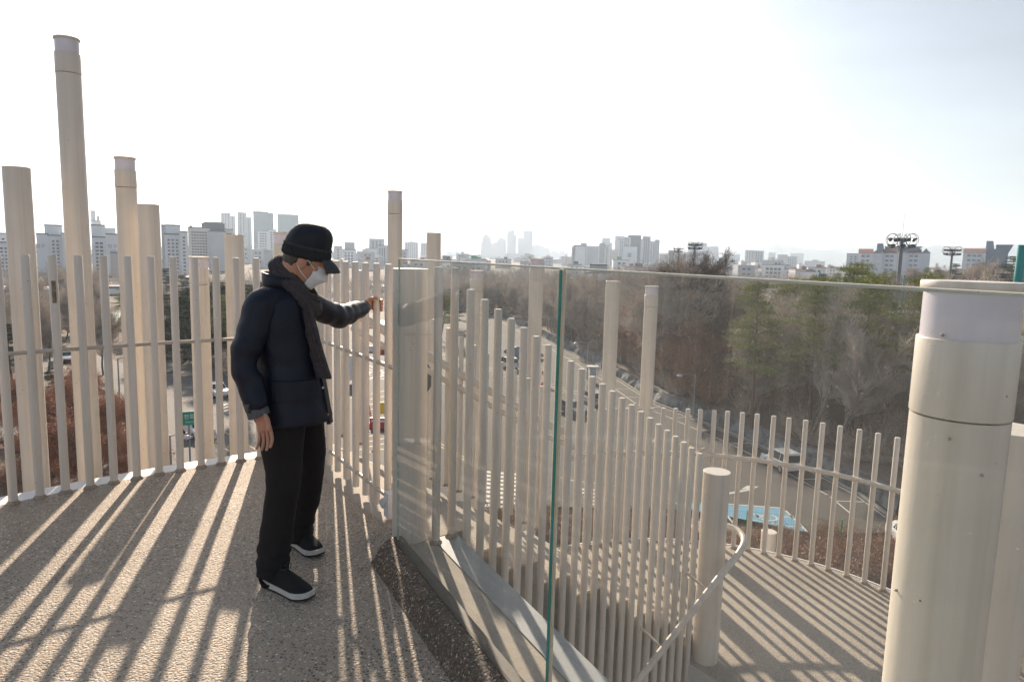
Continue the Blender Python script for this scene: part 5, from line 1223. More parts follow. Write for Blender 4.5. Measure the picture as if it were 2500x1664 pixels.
bld('apartment_block','hazy block right of the man\'s cap brim, lower left of two',700,[(815,836,602,30,16,'wallC',S3_),(834,869,610,0,16,'wallG',S1_),(841,866,593,6,12,'wallC',None)])
b8=bld('apartment_block','apartment block with the number 103 on its pale gable, left of the slim light pipe',800,[(892,922,607,0,16,'wallG',None),(901,938,584,8,16,'wallC',S3_),(920,946,600,2,16,'wallC',(2.6,2.85,1.0,2.4))])
bld('tower_block','small dark block between slim light pipe and plain pipe',650,[(981,995,611,0,14,'wallC',S3_)])
bld('tower_block','hazy twin slab right of the slim light pipe',1500,[(988,1021,591,0,26,'wallC',S3_),(998,1012,589,4,20,'wallC',None)])
bld('tower_block','narrow hazy slab touching the plain pipe behind the glass',1500,[(1027,1046,593,0,26,'wallC',S3_)])
def far(label,dist,bl,**k): return bld('tower_block',label,dist,[(a,b,y,o,30,'wallC',None) for a,b,y,o in bl],**k)
far('pale far tower with stepped shoulders, leftmost of the central cluster',2700,[(1174,1200,590,10),(1178,1199,577,5),(1181,1193,572,0)])
far('pale far tower with a small crown, second of the central cluster',2750,[(1199,1236,594,10),(1207,1218,590,5),(1215,1236,583,5),(1219,1230,580,0)])
far('tallest pale far tower of the central cluster, flat crown',2650,[(1238,1256,564,0),(1238,1261,573,8),(1246,1256,561,4)])
far('pale far slab between the tallest and the rounded tower',2700,[(1264,1280,580,0)])
far('pale far tower with rounded top, right of the central cluster',2650,[(1278,1301,564,0),(1281,1300,562.5,5)])
far('very faint far block right of the rounded tower',3300,[(1300,1329,599,0),(1304,1318,597,8),(1329,1343,605,5)])
far('very faint low far blocks with toothed tops',3500,[(1343,1387,616,0),(1346,1358,612,5),(1366,1378,611,5)])
far('faint broad slab under the central towers',2000,[(1233,1275,619,0)])
far('faint low slab left of the central towers',2000,[(1145,1178,625,0),(1195,1233,626,20)])
far('small darker block below the rounded tower',1100,[(1281,1293,620,0),(1293,1304,623,4)])
far('faint far roofs with three small masts',3200,[(1090,1122,615,0),(1110,1154,619,-50),(1094,1097,609,0),(1104,1107,609,0),(1113,1117,609,0)])
far('hazy low block right of the plain pipe',1500,[(1078,1104,623,0)])
far('faint low slab before the right apartments',2200,[(1365,1396,626,0)])
far('far faint block above the glass, low',1400,[(1330,1385,637,0),(1338,1370,634,6)])
bld('apartment_block','grey stepped apartment group above the glass, left of two',1050,[(1396,1402,602,4,16,'wallG',S2_),(1400,1417,599,0,16,'wallD',None),(1405,1430,601,-3,16,'wallA',None),(1417,1433,594,4,16,'wallC',None),(1432,1464,601,2,16,'wallA',S1_),(1463,1477,594,5,16,'wallC',None),(1476,1488,600,0,16,'wallB',S1_)])
far('far tower behind the left grey apartment group',1700,[(1470,1490,581,0),(1488,1495,592,8)])
far('far tower behind the right grey apartment group, left side',1500,[(1502,1524,575,0)])
bld('apartment_block','low beige apartment wing between the two grey groups',1150,[(1487,1512,610,0,16,'wallB',S1_)])
b9=bld('apartment_block','tallest grey apartment group at right with a blue panel on its gable',1050,[(1511,1524,585,2,16,'wallG',S2_),(1522,1540,579,0,16,'wallA',S2_),(1524,1556,602,-6,14,'wallG',None),(1534,1566,575,8,16,'wallD',S1_),(1565,1572,585,4,16,'wallA',None),(1569,1589,578,4,16,'wallC',S1_),(1587,1601,590,0,16,'wallA',S1_),(1599,1611,586,-3,16,'wallC',None)])
bld('apartment_block','grey apartment block behind the floodlight masts',1100,[(1610,1634,620,0,16,'wallB',S2_),(1632,1662,612,4,16,'wallD',S1_),(1660,1690,618,0,16,'wallA',S1_),(1688,1729,615,6,16,'wallC',S1_)])
far('far pale blocks behind the second floodlight mast',1900,[(1681,1727,592,0),(1726,1734,602,5),(1734,1755,601,40)])
far('hazy mid-rise below the ridge, leftmost of five',2000,[(1771,1807,620,0),(1776,1790,617,5),(1755,1775,628,20)])
bld('tower_block','hazy broad twin slab under the hill with the mast',1250,[(1820,1843,612,0,24,'wallC',S3_),(1841,1865,613,4,24,'wallC',S3_)])
far('hazy slim pair right of the broad slab',2200,[(1877,1894,616,0)])
bld('tower_block','hazy stepped slabs above the white office block',1400,[(1899,1923,622,0,24,'wallC',None),(1920,1947,627,6,24,'wallC',S3_)])
far('faint far slabs right of the stepped slabs',2600,[(1930,1963,618,0),(1890,1905,630,0)])
far('hazy low long block under the far ridge at right',1500,[(1965,2014,637,0),(1983,1998,634,4)])
bld('office_block','white office building with a dark window grid above the glass edge',620,[(1863,1915,647,0,14,'wallG',(3.4,3.4,2.6,2.2)),(1913,1938,657,-3,14,'wallG',(3.4,3.4,2.6,2.2)),(1919,1930,648,4,10,'wallG',None)])
bld('house','small brick house right of the white office building',600,[(1938,1962,658,0,10,'wallP',None)])
bld('tower_block','pale ribbed slab just left of the red-roofed flats',800,[(2068,2100,620,0,20,'wallC',S3_)])
bld('round_building','low round glass building with a fin roof behind the glass, below the grey apartments',330,[(1440,1482,648,0,16,'wallH',(1.6,3,1.3,1.4)),(1430,1492,668,-6,20,'wallG',None)])
bld('hall','long low white hall roof just above the trees behind the glass',300,[(1375,1425,684,0,14,'roofW',None),(1480,1530,678,10,14,'roofW',None)])
# domed hall
q=W(1228,700,360); m=MB(); vs=[];nr,ns=8,28
dm=empty('domed_hall',(q.x,q.y,GZ),'low white dome showing above the bare trees behind the left glass panel','hall')
r_=40/F*360; ht=q.z-GZ+1.5
m.lathe((q.x,q.y,0),[(r_,GZ),(r_,q.z-3.2)]+[(r_*math.cos(R(a)),q.z-3.2+4.4*math.sin(R(a))) for a in range(5,90,9)],40); m.build('dome',M['roofW'],dm)
# red-roofed flats on the hill
def redflat(label,dist,x0,x1,ye,tower,deck,seed):
    p0=W((x0+x1)/2,640,dist); root=empty('apartment_block',(p0.x,p0.y,-6),label,'building'); wl_,gl_,rf,tw=MB(),MB(),MB(),MB(); wn=[]
    n=3 if x1-x0>150 else 1; wpx=(x1-x0)/(n*1.0)
    for i in range(n):
        a=x0+i*wpx; b=a+wpx*(.62 if n>1 else .5); c=a+wpx
        for (u,v,mb,yt,of) in ((a,b,wl_,ye+5*i*0,0),(b,c,gl_,ye-3,-2)):
            cc,ex,ey,wd,zt=block(u,v,yt,dist+of,12); q=cc+ey*6; rz=math.atan2(ex.y,ex.x); mb.box((q.x,q.y,(zt-8-6)/2),wd,12,zt+14,rz) if False else mb.box((q.x,q.y,(zt-14)/2),wd,12,zt+14,rz)
            if mb is wl_:
                wins(wn,cc,ex,ey,wd,-12,zt+1,2.6,2.8,1.9,1.3); P=[cc-ex*wd/2-ey*.6,cc+ex*wd/2-ey*.6,cc+ex*wd/2+ey*8,cc-ex*wd/2+ey*8]
                rf.add([P[0]+Vector((0,0,zt)),P[1]+Vector((0,0,zt)),P[2]+Vector((0,0,zt+2.6)),P[3]+Vector((0,0,zt+2.6)),P[2]+Vector((0,0,zt)),P[3]+Vector((0,0,zt))],[(0,1,2,3),(0,3,5),(1,4,2),(3,2,4,5)])
            else:
                P=[cc-ex*wd/2,cc+ex*wd/2]; tw.add([P[0]+Vector((0,0,zt-1)),P[1]+Vector((0,0,zt-1)),P[1]*.5+P[0]*.5+Vector((0,0,zt+2)),P[0]+ey*12+Vector((0,0,zt-1)),P[1]+ey*12+Vector((0,0,zt-1)),(P[1]*.5+P[0]*.5)+ey*12+Vector((0,0,zt+2))],[(0,1,2),(5,4,3),(0,2,5,3),(1,4,5,2)])
    a,b,yt=tower; cc,ex,ey,wd,zt=block(a,b,yt,dist+6,8); q=cc+ey*4; 
    vs=[cc-ex*wd/2,cc+ex*wd/2,cc+ex*wd/2+ey*8,cc-ex*wd/2+ey*8]; tt=[vs[0],cc+ex*wd*.12,cc+ex*wd*.12+ey*8,vs[3]]
    tw.add([v+Vector((0,0,zt-12)) for v in vs]+[v+Vector((0,0,zt)) for v in tt],[(3,2,1,0),(4,5,6,7),(0,1,5,4),(1,2,6,5),(2,3,7,6),(3,0,4,7)])
    a,b,yt=deck; cc,ex,ey,wd,zt=block(a,b,yt,dist+6,10); tt=[cc-ex*wd/2,cc+ex*wd/2,cc+ex*wd/2+ey*10,cc-ex*wd/2+ey*10]; vs=[cc-ex*wd*.42,cc+ex*wd*.22,cc+ex*wd*.22+ey*10,cc-ex*wd*.42+ey*10]
    tw.add([v+Vector((0,0,zt-6)) for v in vs]+[v+Vector((0,0,zt)) for v in tt],[(3,2,1,0),(4,5,6,7),(0,1,5,4),(1,2,6,5),(2,3,7,6),(3,0,4,7)])
    wl_.build('wall',M['wallG'],root); gl_.build('gable',M['slate'] if seed else M['wallA'],root); add_windows(root,wn,M['winL'],True); rf.build('roof',M['roofR'],root); tw.build('roof_tower',M['slate'],root)
redflat('white flats with red roofs and a slate tower behind the big floodlight mast',430,2096,2272,617,(2142,2166,594),(2160,2252,601),0)
redflat('white flats with a red roof and overhanging slate deck at the far right',430,2352,2462,616,(2409,2436,588),(2432,2475,597),1)
# grey pitched roof in the wood and low buildings at left
bld('shed','long grey roofed building among the trees right of the pines',75,[(2070,2290,838,0,16,'wallC',None)])
bld('low_building','low cream building with white roof at the far left behind the pipe',210,[(-30,52,712,0,14,'wallG',(4,3.2,2.4,1.2)),(10,60,706,8,8,'roofW',None)],roof='roofW')
bld('low_building','pale flat-roofed building left of the lock plate pole',200,[(88,130,712,0,16,'roofW',None),(126,160,704,10,10,'wallP',None)],roof='roofW')
bld('low_building','small white block behind the green courts',230,[(228,300,704,0,10,'wallG',(3,3,1.4,1.2))])
bld('low_building','white building with a thin red line left of the short light pipe',190,[(452,474,683,0,14,'wallG',(3,5,1.6,1.4))])
bld('glasshouse','long pale glasshouse roofs in the middle distance right of the man',330,[(860,1140,742,0,10,'winL',None),(870,1110,728,14,10,'winL',None)],roof='roofW')
bld('warehouse','white flat warehouse roof below the glasshouses behind the gate',150,[(860,965,800,0,10,'roofW',None)],roof='roofW')
bld('low_building','low white roofs between the dark conifers',240,[(410,428,755,0,8,'roofW',None),(440,470,783,-60,10,'roofW',None)],roof='roofW')
# steel tower works left of the man
sw=empty('pipe_rack',W(540,760,120),'blue-grey steel pipe rack and tank tower behind the second stub pipe left of the man','structure')
m=MB(); t_=MB(); base=W(560,700,120); zt=base.z
for i,px in enumerate((512,530,548,572,590,612,640)):
    q=W(px,700,120+ (i%2)*5); m.obox((q.x,q.y,GZ),(q.x+.3,q.y,GZ),.3,zt-GZ-(i%3)*.6)
    if i%2==0: t_.cyl((q.x+1.2,q.y+2),GZ,zt-1.2,.65,14)
for k in range(6):
    z=zt-1-2.3*k; a=W(508,700,120); b=W(646,700,120); m.obox((a.x,a.y,z),(b.x,b.y,z),.25,.25)
    m.obox((a.x,a.y+5,z),(b.x,b.y+5,z),.2,.2)
for k in range(40): 
    a=W(508+3.4*k,700,120); m.obox((a.x,a.y,zt),(a.x+.06,a.y,zt),.06,1.1)
a=W(508,700,120); b=W(646,700,120)
for z in (.55,1.1): m.obox((a.x,a.y,zt+z),(b.x,b.y,zt+z),.07,.07)
M['steelB']=mat('blue_grey_steel',(.16,.22,.24),.6,nz=(1,.4,(.25,.2,.17))); m.build('frame',M['steelB'],sw); t_.build('tank',M['wallC'],sw)
# low houses of the hazy city: individuals sharing meshes
HM=[]
rg=random.Random(31)
for i in range(6):
    a,b=MB(),MB(); w_,d_,h_=rg.uniform(9,18),rg.uniform(9,13),rg.uniform(5,12)
    a.box((0,0,h_/2),w_,d_,h_); b.box((0,0,h_+.2),w_+.3,d_+.3,.4); b.box((rg.uniform(-2,2),1,h_+1.2),3,3,2)
    wl2=[]; wins(wl2,Vector((0,-d_/2,0)),Vector((1,0,0)),Vector((0,1,0)),w_,0,h_+1,3,2.9,1.6,1.2,.08)
    for p,ex,ww,wh in wl2: A_=ex*ww/2; B_=Vector((0,0,wh/2)); a.add([p-A_-B_,p+A_-B_,p+A_+B_,p-A_+B_],[(0,1,2,3)],1)
    HM.append(Proto([('wall',a,[M[('wallA','wallB','wallG','wallP','wallC','wallB')[i]],M['win']]),('roof',b,M[('roofD','roofW','court','roofD','roofW','roofR')[i]])]))
for i in range(190):
    px=rg.uniform(860,2060) if i>75 else rg.uniform(-60,900); dp=430*math.exp(rg.random()*1.6)
    q=W(px,640,dp); o=plant(HM[i%6],'house',(q.x,q.y,GZ),rg.uniform(.9,1.5),rg.uniform(-.5,.5),'low house or shop block in the hazy quarter beyond the trees','house','low houses of the hazy city')
# lettering on the gables
def face_text(body,size,px,py,dist,m,parent,turn=0):
    q=W(px,py,dist); az=math.atan2(q.x,q.y); mt=Matrix.Translation(q)@Matrix.Rotation(-az+turn,4,'Z')@Matrix.Rotation(R(90),4,'X')
    return text3d('lettering',body,size,mt,m,.05,parent)
face_text('청구',2.5,274,602,362,M['sign'],b3); face_text('104',1.9,275,612.5,362,M['sign'],b3)
face_text('청구',2.5,98,601,377,M['sign'],b2)
face_text('금호',4.2,909,622.5,796,M['sign'],b8); face_text('103',3.0,905,630.5,796,M['sign'],b8)
m=MB(); q=W(1537,622,1040); az=math.atan2(q.x,q.y); m.box((q.x,q.y,q.z),5.0,.4,6.2,-az); M['signB']=mat('blue_sign_panel',(.03,.16,.26),.5); m.build('sign_panel',M['signB'],b9)
# hill mast
q=W(1867,600,5100); hm=empty('broadcast_tower',(q.x,q.y,q.z-10),'faint broadcast tower on the far hill','tower'); m=MB(); m.tube([(q.x,q.y,q.z-20),(q.x,q.y,q.z+25),(q.x,q.y,q.z+62)],[7,4,1],8); m.build('mast',M['wallC'],hm); m=MB(); m.tube([(q.x,q.y,q.z+20),(q.x,q.y,q.z+30)],[8,8],12); m.build('deck_ring',M['wallC'],hm)
# floodlight masts
M['mast']=mat('mast_grey',(.15,.17,.19),.5); M['lamp']=mat('floodlight',(.04,.04,.045),.4)
def floodmast(px,ytop,ybot,dist,wpx,ant,label):
    t=W(px,ytop,dist); z0=GZ if dist>200 else GZ+2; root=empty('floodlight_mast',(t.x,t.y,z0),label,'floodlight'); s=wpx/F*dist/2
    m=MB(); m.tube([(t.x,t.y,z0),(t.x,t.y,t.z)],[s*.15,s*.11],12); m.build('mast',M['mast'],root)
    m=MB(); at_=W(px+10,ant,dist).z; m.tube([(t.x,t.y,t.z),(t.x,t.y,at_)],[.05,.03],6); m.build('antenna',M['mast'],root)
    m=MB()
    for k in range(8):
        a=2*math.pi*k/8; c=Vector((t.x+math.cos(a)*s*.62,t.y+math.sin(a)*s*.62,t.z-s*.1))
        m.tube([c+Vector((math.cos(a+R(h))*0,0,0))+Vector((math.cos(R(h))*s*.38*math.cos(a),math.cos(R(h))*s*.38*math.sin(a),math.sin(R(h))*s*.42)) for h in range(0,375,24)],.042*s/2,5,caps=False)
    for z in (-.55,.0):
        m.tube([(t.x+math.cos(R(h))*s*.9,t.y+math.sin(R(h))*s*.9,t.z+z*s) for h in range(0,375,24)],.035*s/2,5,caps=False)
    for k in range(8): a=2*math.pi*k/8; m.tube([(t.x,t.y,t.z-s*.7),(t.x+math.cos(a)*s*.9,t.y+math.sin(a)*s*.9,t.z-s*.55)],.04*s/2,5)
    m.build('ring_frame',M['mast'],root)
    for row in (0,1):
        for k in range(8):
            a=2*math.pi*(k+.5*row)/8; c=Vector((t.x+math.cos(a)*s*.72,t.y+math.sin(a)*s*.72,t.z-s*.05-row*s*.42)); mm=MB(); d=Vector((math.cos(a),math.sin(a),-.5)).normalized()
            mm.tube([c-d*s*.06,c+d*s*.1],[s*.07,s*.15],10); mm.build('floodlight_head',M['lamp'],root)
floodmast(2203,582,690,150,72,519,'big floodlight mast in front of the red-roofed flats')
floodmast(2326,609,690,230,44,574,'smaller floodlight mast right of the big one, above the big pipe')
floodmast(1697,596,670,190,40,554,'nearer of two floodlight masts above the big bare tree')
floodmast(1657,607,670,260,26,578,'farther small floodlight mast left of the pair')
# teal net pole at far right and net posts
M['teal']=mat('teal_paint',(.03,.26,.25),.5)
for px,yt,dp,lb in ((2492,632,60,'tall teal net pole at the right edge beside the big pipe'),(2002,665,120,'thin green net pole rising above the glass, left of the pines'),(2209,672,120,'green net pole top right of the floodlight mast'),(2334,680,120,'green net pole top by the big ringed pipe')):
    q=W(px,yt,dp); o=empty('net_pole',(q.x,q.y,terr(q.x,q.y)),lb,'pole'); m=MB(); r_=.42 if dp==60 else .22; m.tube([(q.x,q.y,terr(q.x,q.y)),(q.x,q.y,q.z+ (1.2 if dp==60 else 0))],[r_,r_*.75],10); m.build('pole',M['teal'],o)
# ---------------------------------------------------------------- cars
def carmat(n,c): return mat(n,c,.3,spec=.6,coat=.6)
M['carW']=carmat('white_car_paint',(.70,.71,.72)); M['carS']=carmat('silver_car_paint',(.42,.43,.44)); M['carB']=carmat('blue_car_paint',(.06,.13,.28)); M['carK']=carmat('dark_car_paint',(.05,.055,.06))
M['tyre']=mat('tyre',(.02,.02,.02),.8); M['rim']=mat('rim',(.4,.4,.42),.35,.6); M['glassC']=mat('car_glass',(.015,.02,.025),.12,spec=.9); M['lampR']=mat('tail_lamp',(.35,.02,.02),.3); M['lampH']=mat('head_lamp',(.7,.7,.68),.15)
def car(p,heading,paint_,label,L_=4.1,Wd=1.7,H=1.5,boxy=.0):
    root=empty('parked_car',p,label,'car',rz=heading); x0=-L_/2; x1=L_/2
    # side profile (x,z): front at +x
    low=[(x0,.35),(x0-.0,.75),(x0+.08,.95),(x0+.9,.98),(x1-1.15,.95),(x1-.25,.80),(x1,.6),(x1,.32)]
    if boxy: top=[(x0+.06,.95),(x0+.16,H-.08),(x0+.35,H),(x1-1.75,H),(x1-1.45,H-.06),(x1-.92,.95)]
    else: top=[(x0+.3,.96),(x0+.95,H-.06),(x0+1.4,H),(x1-1.95,H),(x1-1.75,H-.04),(x1-1.1,.95)]
    def loft(prof,ws,m,mi_name,close=True):
        mb=MB(); n=len(prof); sec=[]
        for y,ins in ws: sec+= [Vector((x*(1-ins*.02*0)+0,y,z)) for x,z in prof]
        k=len(ws); mb.add(sec,[(j*n+i,j*n+(i+1)%n,(j+1)*n+(i+1)%n,(j+1)*n+i) for j in range(k-1) for i in range(n)]+[tuple(range(n))[::-1],tuple((k-1)*n+i for i in range(n))],0)
        o=bpy.data.objects.new(mi_name,mb.mesh(mi_name,m)); link(o); o.parent=root
        bv=o.modifiers.new('b','BEVEL'); bv.width=.05; bv.segments=2; bv.limit_method='ANGLE'; return o
    loft(low,[(-Wd/2,0),(Wd/2,0)],paint_,'body')
    mb=MB(); n=len(top); ins=.13; sec=[]
    for s_ in (-1,1):
        for x,z in top: t=(z-.95)/(H-.95); sec.append(Vector((x,s_*(Wd/2-.03-ins*t),z)))
    mb.add(sec,[(i,(i+1)%n,(i+1)%n+n,i+n) for i in range(n)]+[tuple(range(n))[::-1],tuple(n+i for i in range(n))],0)
    o=bpy.data.objects.new('cabin',mb.mesh('cabin',paint_)); link(o); o.parent=root
    # glazing: inset panels just proud of the cabin
    gm=MB(); zl=1.0; zh=H-.12
    def yy(z): return Wd/2-.03-ins*((z-.95)/(H-.95))+.006
    xs=(top[1][0]+.05 if boxy else top[1][0]+.0,top[3][0]-.05)
    seg_=[(xs[0]+.05,(xs[0]+xs[1])/2-.35),((xs[0]+xs[1])/2-.27,xs[1]-.3 if False else xs[1]+.15)]
    if boxy: seg_=[(x0+.3,x0+.95),(x0+1.03,x0+1.95),(x0+2.03,x1-1.35)]
    for s_ in (-1,1):
        for a,b in seg_:
            q=[(a,zl),(b+(.18 if b>0 else 0),zl),(b,zh),(a+(.0 if boxy else .25 if a<0 and a==seg_[0][0] else 0),zh)]
            gm.add([Vector((x,s_*yy(z),z)) for x,z in q],[(0,1,2,3)] if s_<0 else [(3,2,1,0)])
    for i0,i1,dx in ((n-2,n-1,.012),(0,1,-.012)):
        (xa,za),(xb,zb)=top[i0],top[i1]; 
        if za>zb: (xa,za),(xb,zb)=(xb,zb),(xa,za)
        f=lambda t:(xa+(xb-xa)*t+dx,za+(zb-za)*t+.01)
        a,b=f(.1),f(.92); gm.add([Vector((a[0],-yy(a[1])+.09,a[1])),Vector((a[0],yy(a[1])-.09,a[1])),Vector((b[0],yy(b[1])-.09,b[1])),Vector((b[0],-yy(b[1])+.09,b[1]))],[(0,1,2,3)])
    o=bpy.data.objects.new('windows',gm.mesh('windows',M['glassC'])); link(o); o.parent=root
    for sx in (x0+.75,x1-.8):
        for sy in (-1,1):
            m=MB(); c=Vector((sx,sy*(Wd/2-.08),.31)); m.tube([c-Vector((0,.1,0)),c+Vector((0,.1,0))],.31,20); wo=bpy.data.objects.new('wheel',m.mesh('wheel',M['tyre'])); link(wo); wo.parent=root
            m=MB(); m.tube([c+Vector((0,sy*.1,0)),c+Vector((0,sy*.112,0))],[.19,.17],14); ro=bpy.data.objects.new('rim',m.mesh('rim',M['rim'])); link(ro); ro.parent=wo
    for sx,mt_,nm in ((x0-.012,'lampR','tail_light'),(x1-.05,'lampH','headlight')):
        for sy in (-1,1):
            m=MB(); m.box((sx,sy*(Wd/2-.2),.78 if sx>0 else .86),.06,.28,.14); o=bpy.data.objects.new(nm,m.mesh(nm,M[mt_])); link(o); o.parent=root
    return root
def at_ground(px,py): return G(px,py,GZ+.01)
def hd(a,b): d=G(*b,GZ)-G(*a,GZ); return math.atan2(d.y,d.x)
car(at_ground(1906,1143),hd((1975,1160),(1850,1098)),M['carW'],'white boxy car parked along the wooded wall, behind the landing railing',3.6,1.6,1.7,1)
car(at_ground(1240,898),R(118),M['carW'],'white boxy van parked alone in the far bays behind the stair poles',4.0,1.7,1.75,1)
car(at_ground(1446,985),hd((1490,990),(1410,955)),M['carS'],'silver car in the middle bays behind the inner stair poles',4.4,1.8,1.55,0)
car(at_ground(1262,868),hd((1230,860),(1300,868)),M['carB'],'blue car with pale roof in the far corner, left of two',4.2,1.75,1.5,0)
car(at_ground(1292,874),hd((1260,874),(1330,880)),M['carB'],'dark blue van at the wood edge, right of two',4.4,1.8,1.9,1)
car(at_ground(1395,1010),hd((1350,1000),(1430,1030)),M['carK'],'dark car glimpsed low between the inner stair poles',4.3,1.75,1.45,0)
car(at_ground(483,1062),hd((460,1050),(520,1085)),M['carW'],'white car on the road beside the green road sign',4.2,1.75,1.5,0)
car(at_ground(528,965),hd((500,960),(560,985)),M['carW'],'pale car glimpsed on the road behind the short light pipe',4.2,1.75,1.5,0)
car(at_ground(158,882),hd((140,880),(190,900)),M['carW'],'small distant white car on the left road',4.2,1.75,1.5,0)
car(at_ground(2232,1345),hd((2150,1330),(2200,1380)),M['carW'],'white car half hidden behind the big ringed pipe',4.2,1.75,1.5,0)
# ---------------------------------------------------------------- street furniture
M['galv']=mat('galvanised_grey',(.30,.33,.35),.5,.3)
def lamp(px,py,pyt,label,side=-1,arm=1.6,two=False):
    b=G(px,py,GZ); zt=EYE+ray(px,pyt).z/ray(px,pyt).y*b.y; root=empty('street_lamp',b,label,'street lamp')
    m=MB(); m.tube([(b.x,b.y,GZ),(b.x,b.y,zt)],[.09,.055],10); m.build('pole',M['galv'],root)
    m=MB(); m.tube([(b.x,b.y,zt-.1),(b.x+side*arm*.5,b.y,zt+.05),(b.x+side*arm,b.y,zt)],.035,8); m.build('arm',M['galv'],root)
    m=MB(); m.lathe((b.x+side*(arm+.1),b.y,zt-.32),[(.08,0),(.30,.10),(.34,.16),(.2,.30),(.04,.34)],14); m.build('lamp_head',M['lens'],root)
lamp(1433,925,836,'slim street lamp before the wood, seen right of the glass joint')
lamp(1692,1020,914,'slim street lamp at the rubble wall above the landing railing')
lamp(1275,905,800,'thin lamp pole in front of the far wood, left of the joint')
lamp(296,1060,873,'grey street lamp seen through the deck railing between tallest and third pipe',1,1.3)
lamp(418,1150,1061,'grey street lamp beside the green road sign',1,1.2)
lamp(310,1055,905,'concrete utility pole right of the street lamp at left',1,.3)
lamp(560,915,772,'thin pole behind the second pair of pipes left of the man',1,.5)
# road sign
b=G(465,1150,GZ); zt=EYE+ray(465,1020).z/ray(465,1020).y*b.y
M['signG']=mat('green_sign',(.0,.26,.17),.5); M['signW']=mat('sign_white',(.75,.78,.76),.5)
rs=empty('road_sign',b,'green road sign with white lettering on a grey post beside the white car','sign')
m=MB(); m.tube([(b.x,b.y,GZ),(b.x,b.y,zt-.3)],.07,10); m.build('post',M['galv'],rs)
az=math.atan2(b.x,b.y); ex=Vector((math.cos(-az),math.sin(-az),0)); ey=Vector((-ex.y,ex.x,0)); c=Vector((b.x,b.y,zt))-ey*.1+ex*.35
m=MB(); m.box(c,1.9,.06,1.05,-az); m.build('sign_board',M['signG'],rs)
mt=Matrix.Translation(c-ey*.05+ex*.05+Vector((0,0,.12)))@Matrix.Rotation(-az,4,'Z')@Matrix.Rotation(R(90),4,'X'); text3d('lettering','천호대로',.40,mt,M['signW'],.004,rs)
mt=Matrix.Translation(c-ey*.05+ex*.05+Vector((0,0,-.27)))@Matrix.Rotation(-az,4,'Z')@Matrix.Rotation(R(90),4,'X'); text3d('lettering','Cheonho-daero',.2,mt,M['signW'],.004,rs)
# traffic signal
b=G(172,910,GZ); tl=empty('traffic_light',b,'amber traffic light on a thin arm over the left road','traffic light'); z=G(172,880,GZ); zt=EYE+ray(172,880).z/ray(172,880).y*b.y
m=MB(); m.tube([(b.x+2.5,b.y,GZ),(b.x+2.5,b.y,zt),(b.x-.6,b.y,zt)],.06,8); m.build('arm',M['galv'],tl)
m=MB(); m.box((b.x,b.y,zt),1.5,.2,.42); m.build('signal_box',M['black'],tl)
em=bpy.data.materials.new('amber_light'); em.use_nodes=True; em.node_tree.nodes['Principled BSDF'].inputs['Base Color'].default_value=(.8,.25,.02,1); em.node_tree.nodes['Principled BSDF'].inputs['Emission Color'].default_value=(1,.3,.02,1); em.node_tree.nodes['Principled BSDF'].inputs['Emission Strength'].default_value=2.5
m=MB(); m.tube([(b.x+.45,b.y-.1,zt),(b.x+.45,b.y-.14,zt)],.19,14); m.build('amber_lens',em,tl)
# barriers, cones, water-filled blocks, kiosks
M['red']=mat('red_plastic',(.50,.03,.03),.45); M['whiteP']=mat('white_plastic',(.7,.7,.7),.5); M['yel']=mat('yellow_board',(.65,.48,.03),.5)
def barrier(px,py,label,col='red'):
    b=G(px,py,GZ); o=empty('road_barrier',b,label,'barrier'); m=MB(); 
    pr=[(-.35,0),(-.35,.25),(-.16,.5),(-.1,1.0),(.1,1.0),(.16,.5),(.35,.25),(.35,0)]; vs=[Vector((b.x+s_*.9,b.y+y,GZ+z)) for s_ in (-1,1) for y,z in pr]; n=8
    m.add(vs,[tuple(range(8)),tuple(range(8,16))[::-1]]+[(i,i+8,(i+1)%8+8,(i+1)%8) for i in range(8)]); m.build('body',M[col],o)
    m=MB(); m.box((b.x,b.y-.17,GZ+.72),1.5,.05,.18); m.build('reflector',M['whiteP'],o)
barrier(933,862,'red water-filled barrier far behind the gate, left one'); barrier(926,1044,'red and white barrier near the gate foot, nearer one'); barrier(912,858,'white water-filled barrier beside the red one, far behind the gate','whiteP'); barrier(944,860,'red barrier half hidden by the stub post')
def bollard(px,py,label,grp=None):
    b=G(px,py,GZ); o=empty('bollard',b,label,'bollard',grp); m=MB(); m.lathe((b.x,b.y,GZ),[(.14,0),(.14,.04),(.045,.06),(.04,.8),(.03,.84)],12); m.build('post',M['red'],o); m=MB(); m.cyl((b.x,b.y),GZ+.45,GZ+.58,.05,12); m.build('band',M['whiteP'],o)
for i in range(8): bollard(902+i*1.0,1006+i*5,'slim red bollard with white band in the short row behind the gate','red bollards behind the gate')
bollard(880,984,'slim red bollard standing alone left of the bollard row'); bollard(1434,955,'red bollard before the silver car, left'); bollard(1460,962,'red bollard before the silver car, right')
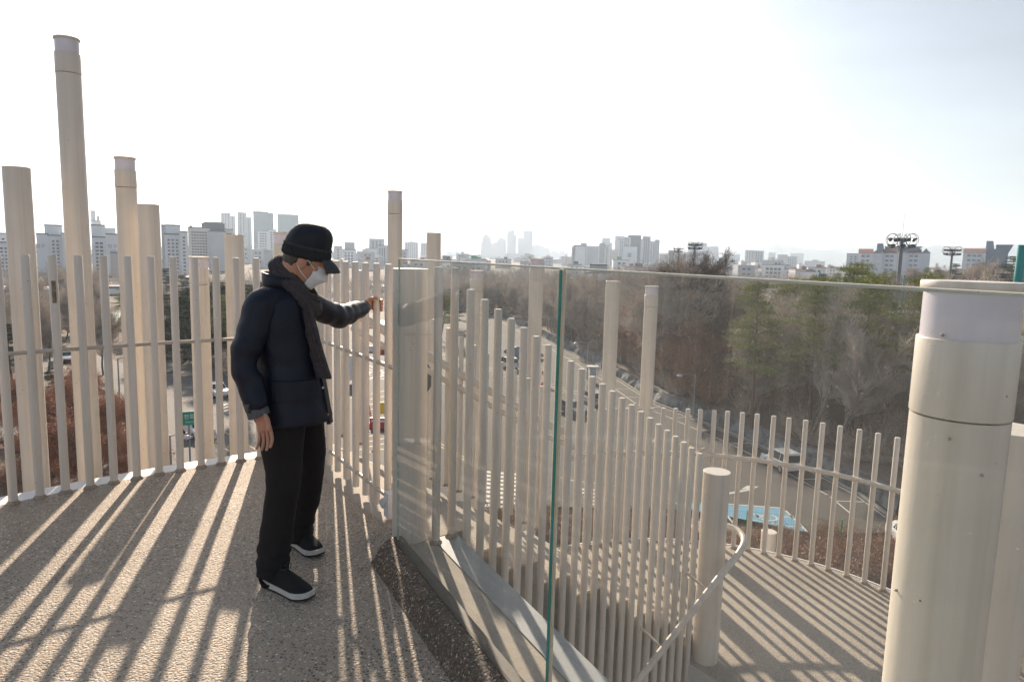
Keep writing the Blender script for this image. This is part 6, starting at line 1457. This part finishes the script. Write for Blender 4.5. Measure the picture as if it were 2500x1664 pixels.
b=G(1329,940,GZ); o=empty('sign_stand',b,'small red standing sign with a round white dial in the car park','sign'); m=MB(); m.lathe((b.x,b.y,GZ),[(.55,0),(.5,.25),(.2,.5),(.12,1.3)],14); m.build('base',M['red'],o); m=MB(); m.tube([(b.x,b.y-.05,GZ+1.65),(b.x,b.y+.05,GZ+1.65)],.38,18); m.build('round_board',M['red'],o); m=MB(); m.tube([(b.x,b.y-.07,GZ+1.65),(b.x,b.y-.051,GZ+1.65)],.25,18); m.build('dial',M['whiteP'],o)
b=G(934,1022,GZ); o=empty('notice_board',b,'yellow notice board with dark symbols beside the barrier behind the gate','sign'); m=MB(); m.box((b.x,b.y,GZ+1.1),.9,.05,1.2); m.build('board',M['yel'],o)
for s_ in (-1,1): m=MB(); m.box((b.x+s_*.4,b.y+.05,GZ+.35),.06,.06,.7); m.build('leg',M['galv'],o)
b=G(857,935,GZ); o=empty('banner_frame',b,'white banner frame standing in the car park left of the gate poles','banner'); m=MB(); m.box((b.x,b.y,GZ+2.0),1.9,.08,3.2); m.build('banner',M['whiteP'],o)
for s_ in (-1,1): m=MB(); m.box((b.x+s_*1.0,b.y,GZ+1.9),.07,.07,3.8); m.build('leg',M['galv'],o)
b=G(1446,935,GZ); o=empty('ticket_kiosk',b,'small grey kiosk at the foot of the wood beyond the silver car','kiosk'); m=MB(); m.box((b.x,b.y,GZ+1.1),.9,.9,2.2); m.build('cabinet',M['wallC'],o); m=MB(); m.box((b.x,b.y,GZ+2.28),1.5,1.3,.14); m.build('roof',M['roofW'],o)
b=G(1459,925,GZ); o=empty('notice_sign',b,'small white square sign right of the kiosk','sign'); m=MB(); m.box((b.x,b.y,GZ+1.8),.8,.05,.9); m.build('board',M['whiteP'],o); m=MB(); m.cyl(b,GZ,GZ+1.4,.03,8); m.build('post',M['galv'],o)
# ---------------------------------------------------------------- haze
hz=bpy.data.materials.new('haze_air'); hz.use_nodes=True; t=hz.node_tree; t.nodes.clear(); ou=t.nodes.new('ShaderNodeOutputMaterial'); pv=t.nodes.new('ShaderNodeVolumePrincipled')
pv.inputs['Color'].default_value=(.70,.84,1,1); pv.inputs['Density'].default_value=.00021; pv.inputs['Anisotropy'].default_value=.35; t.links.new(pv.outputs[0],ou.inputs['Volume'])
mb=MB(); mb.box((0,2500,(GZ-1.5+260)/2),14000,13000,260-(GZ-1.5)); o=mb.build('haze',hz); tag(o,kind='stuff')
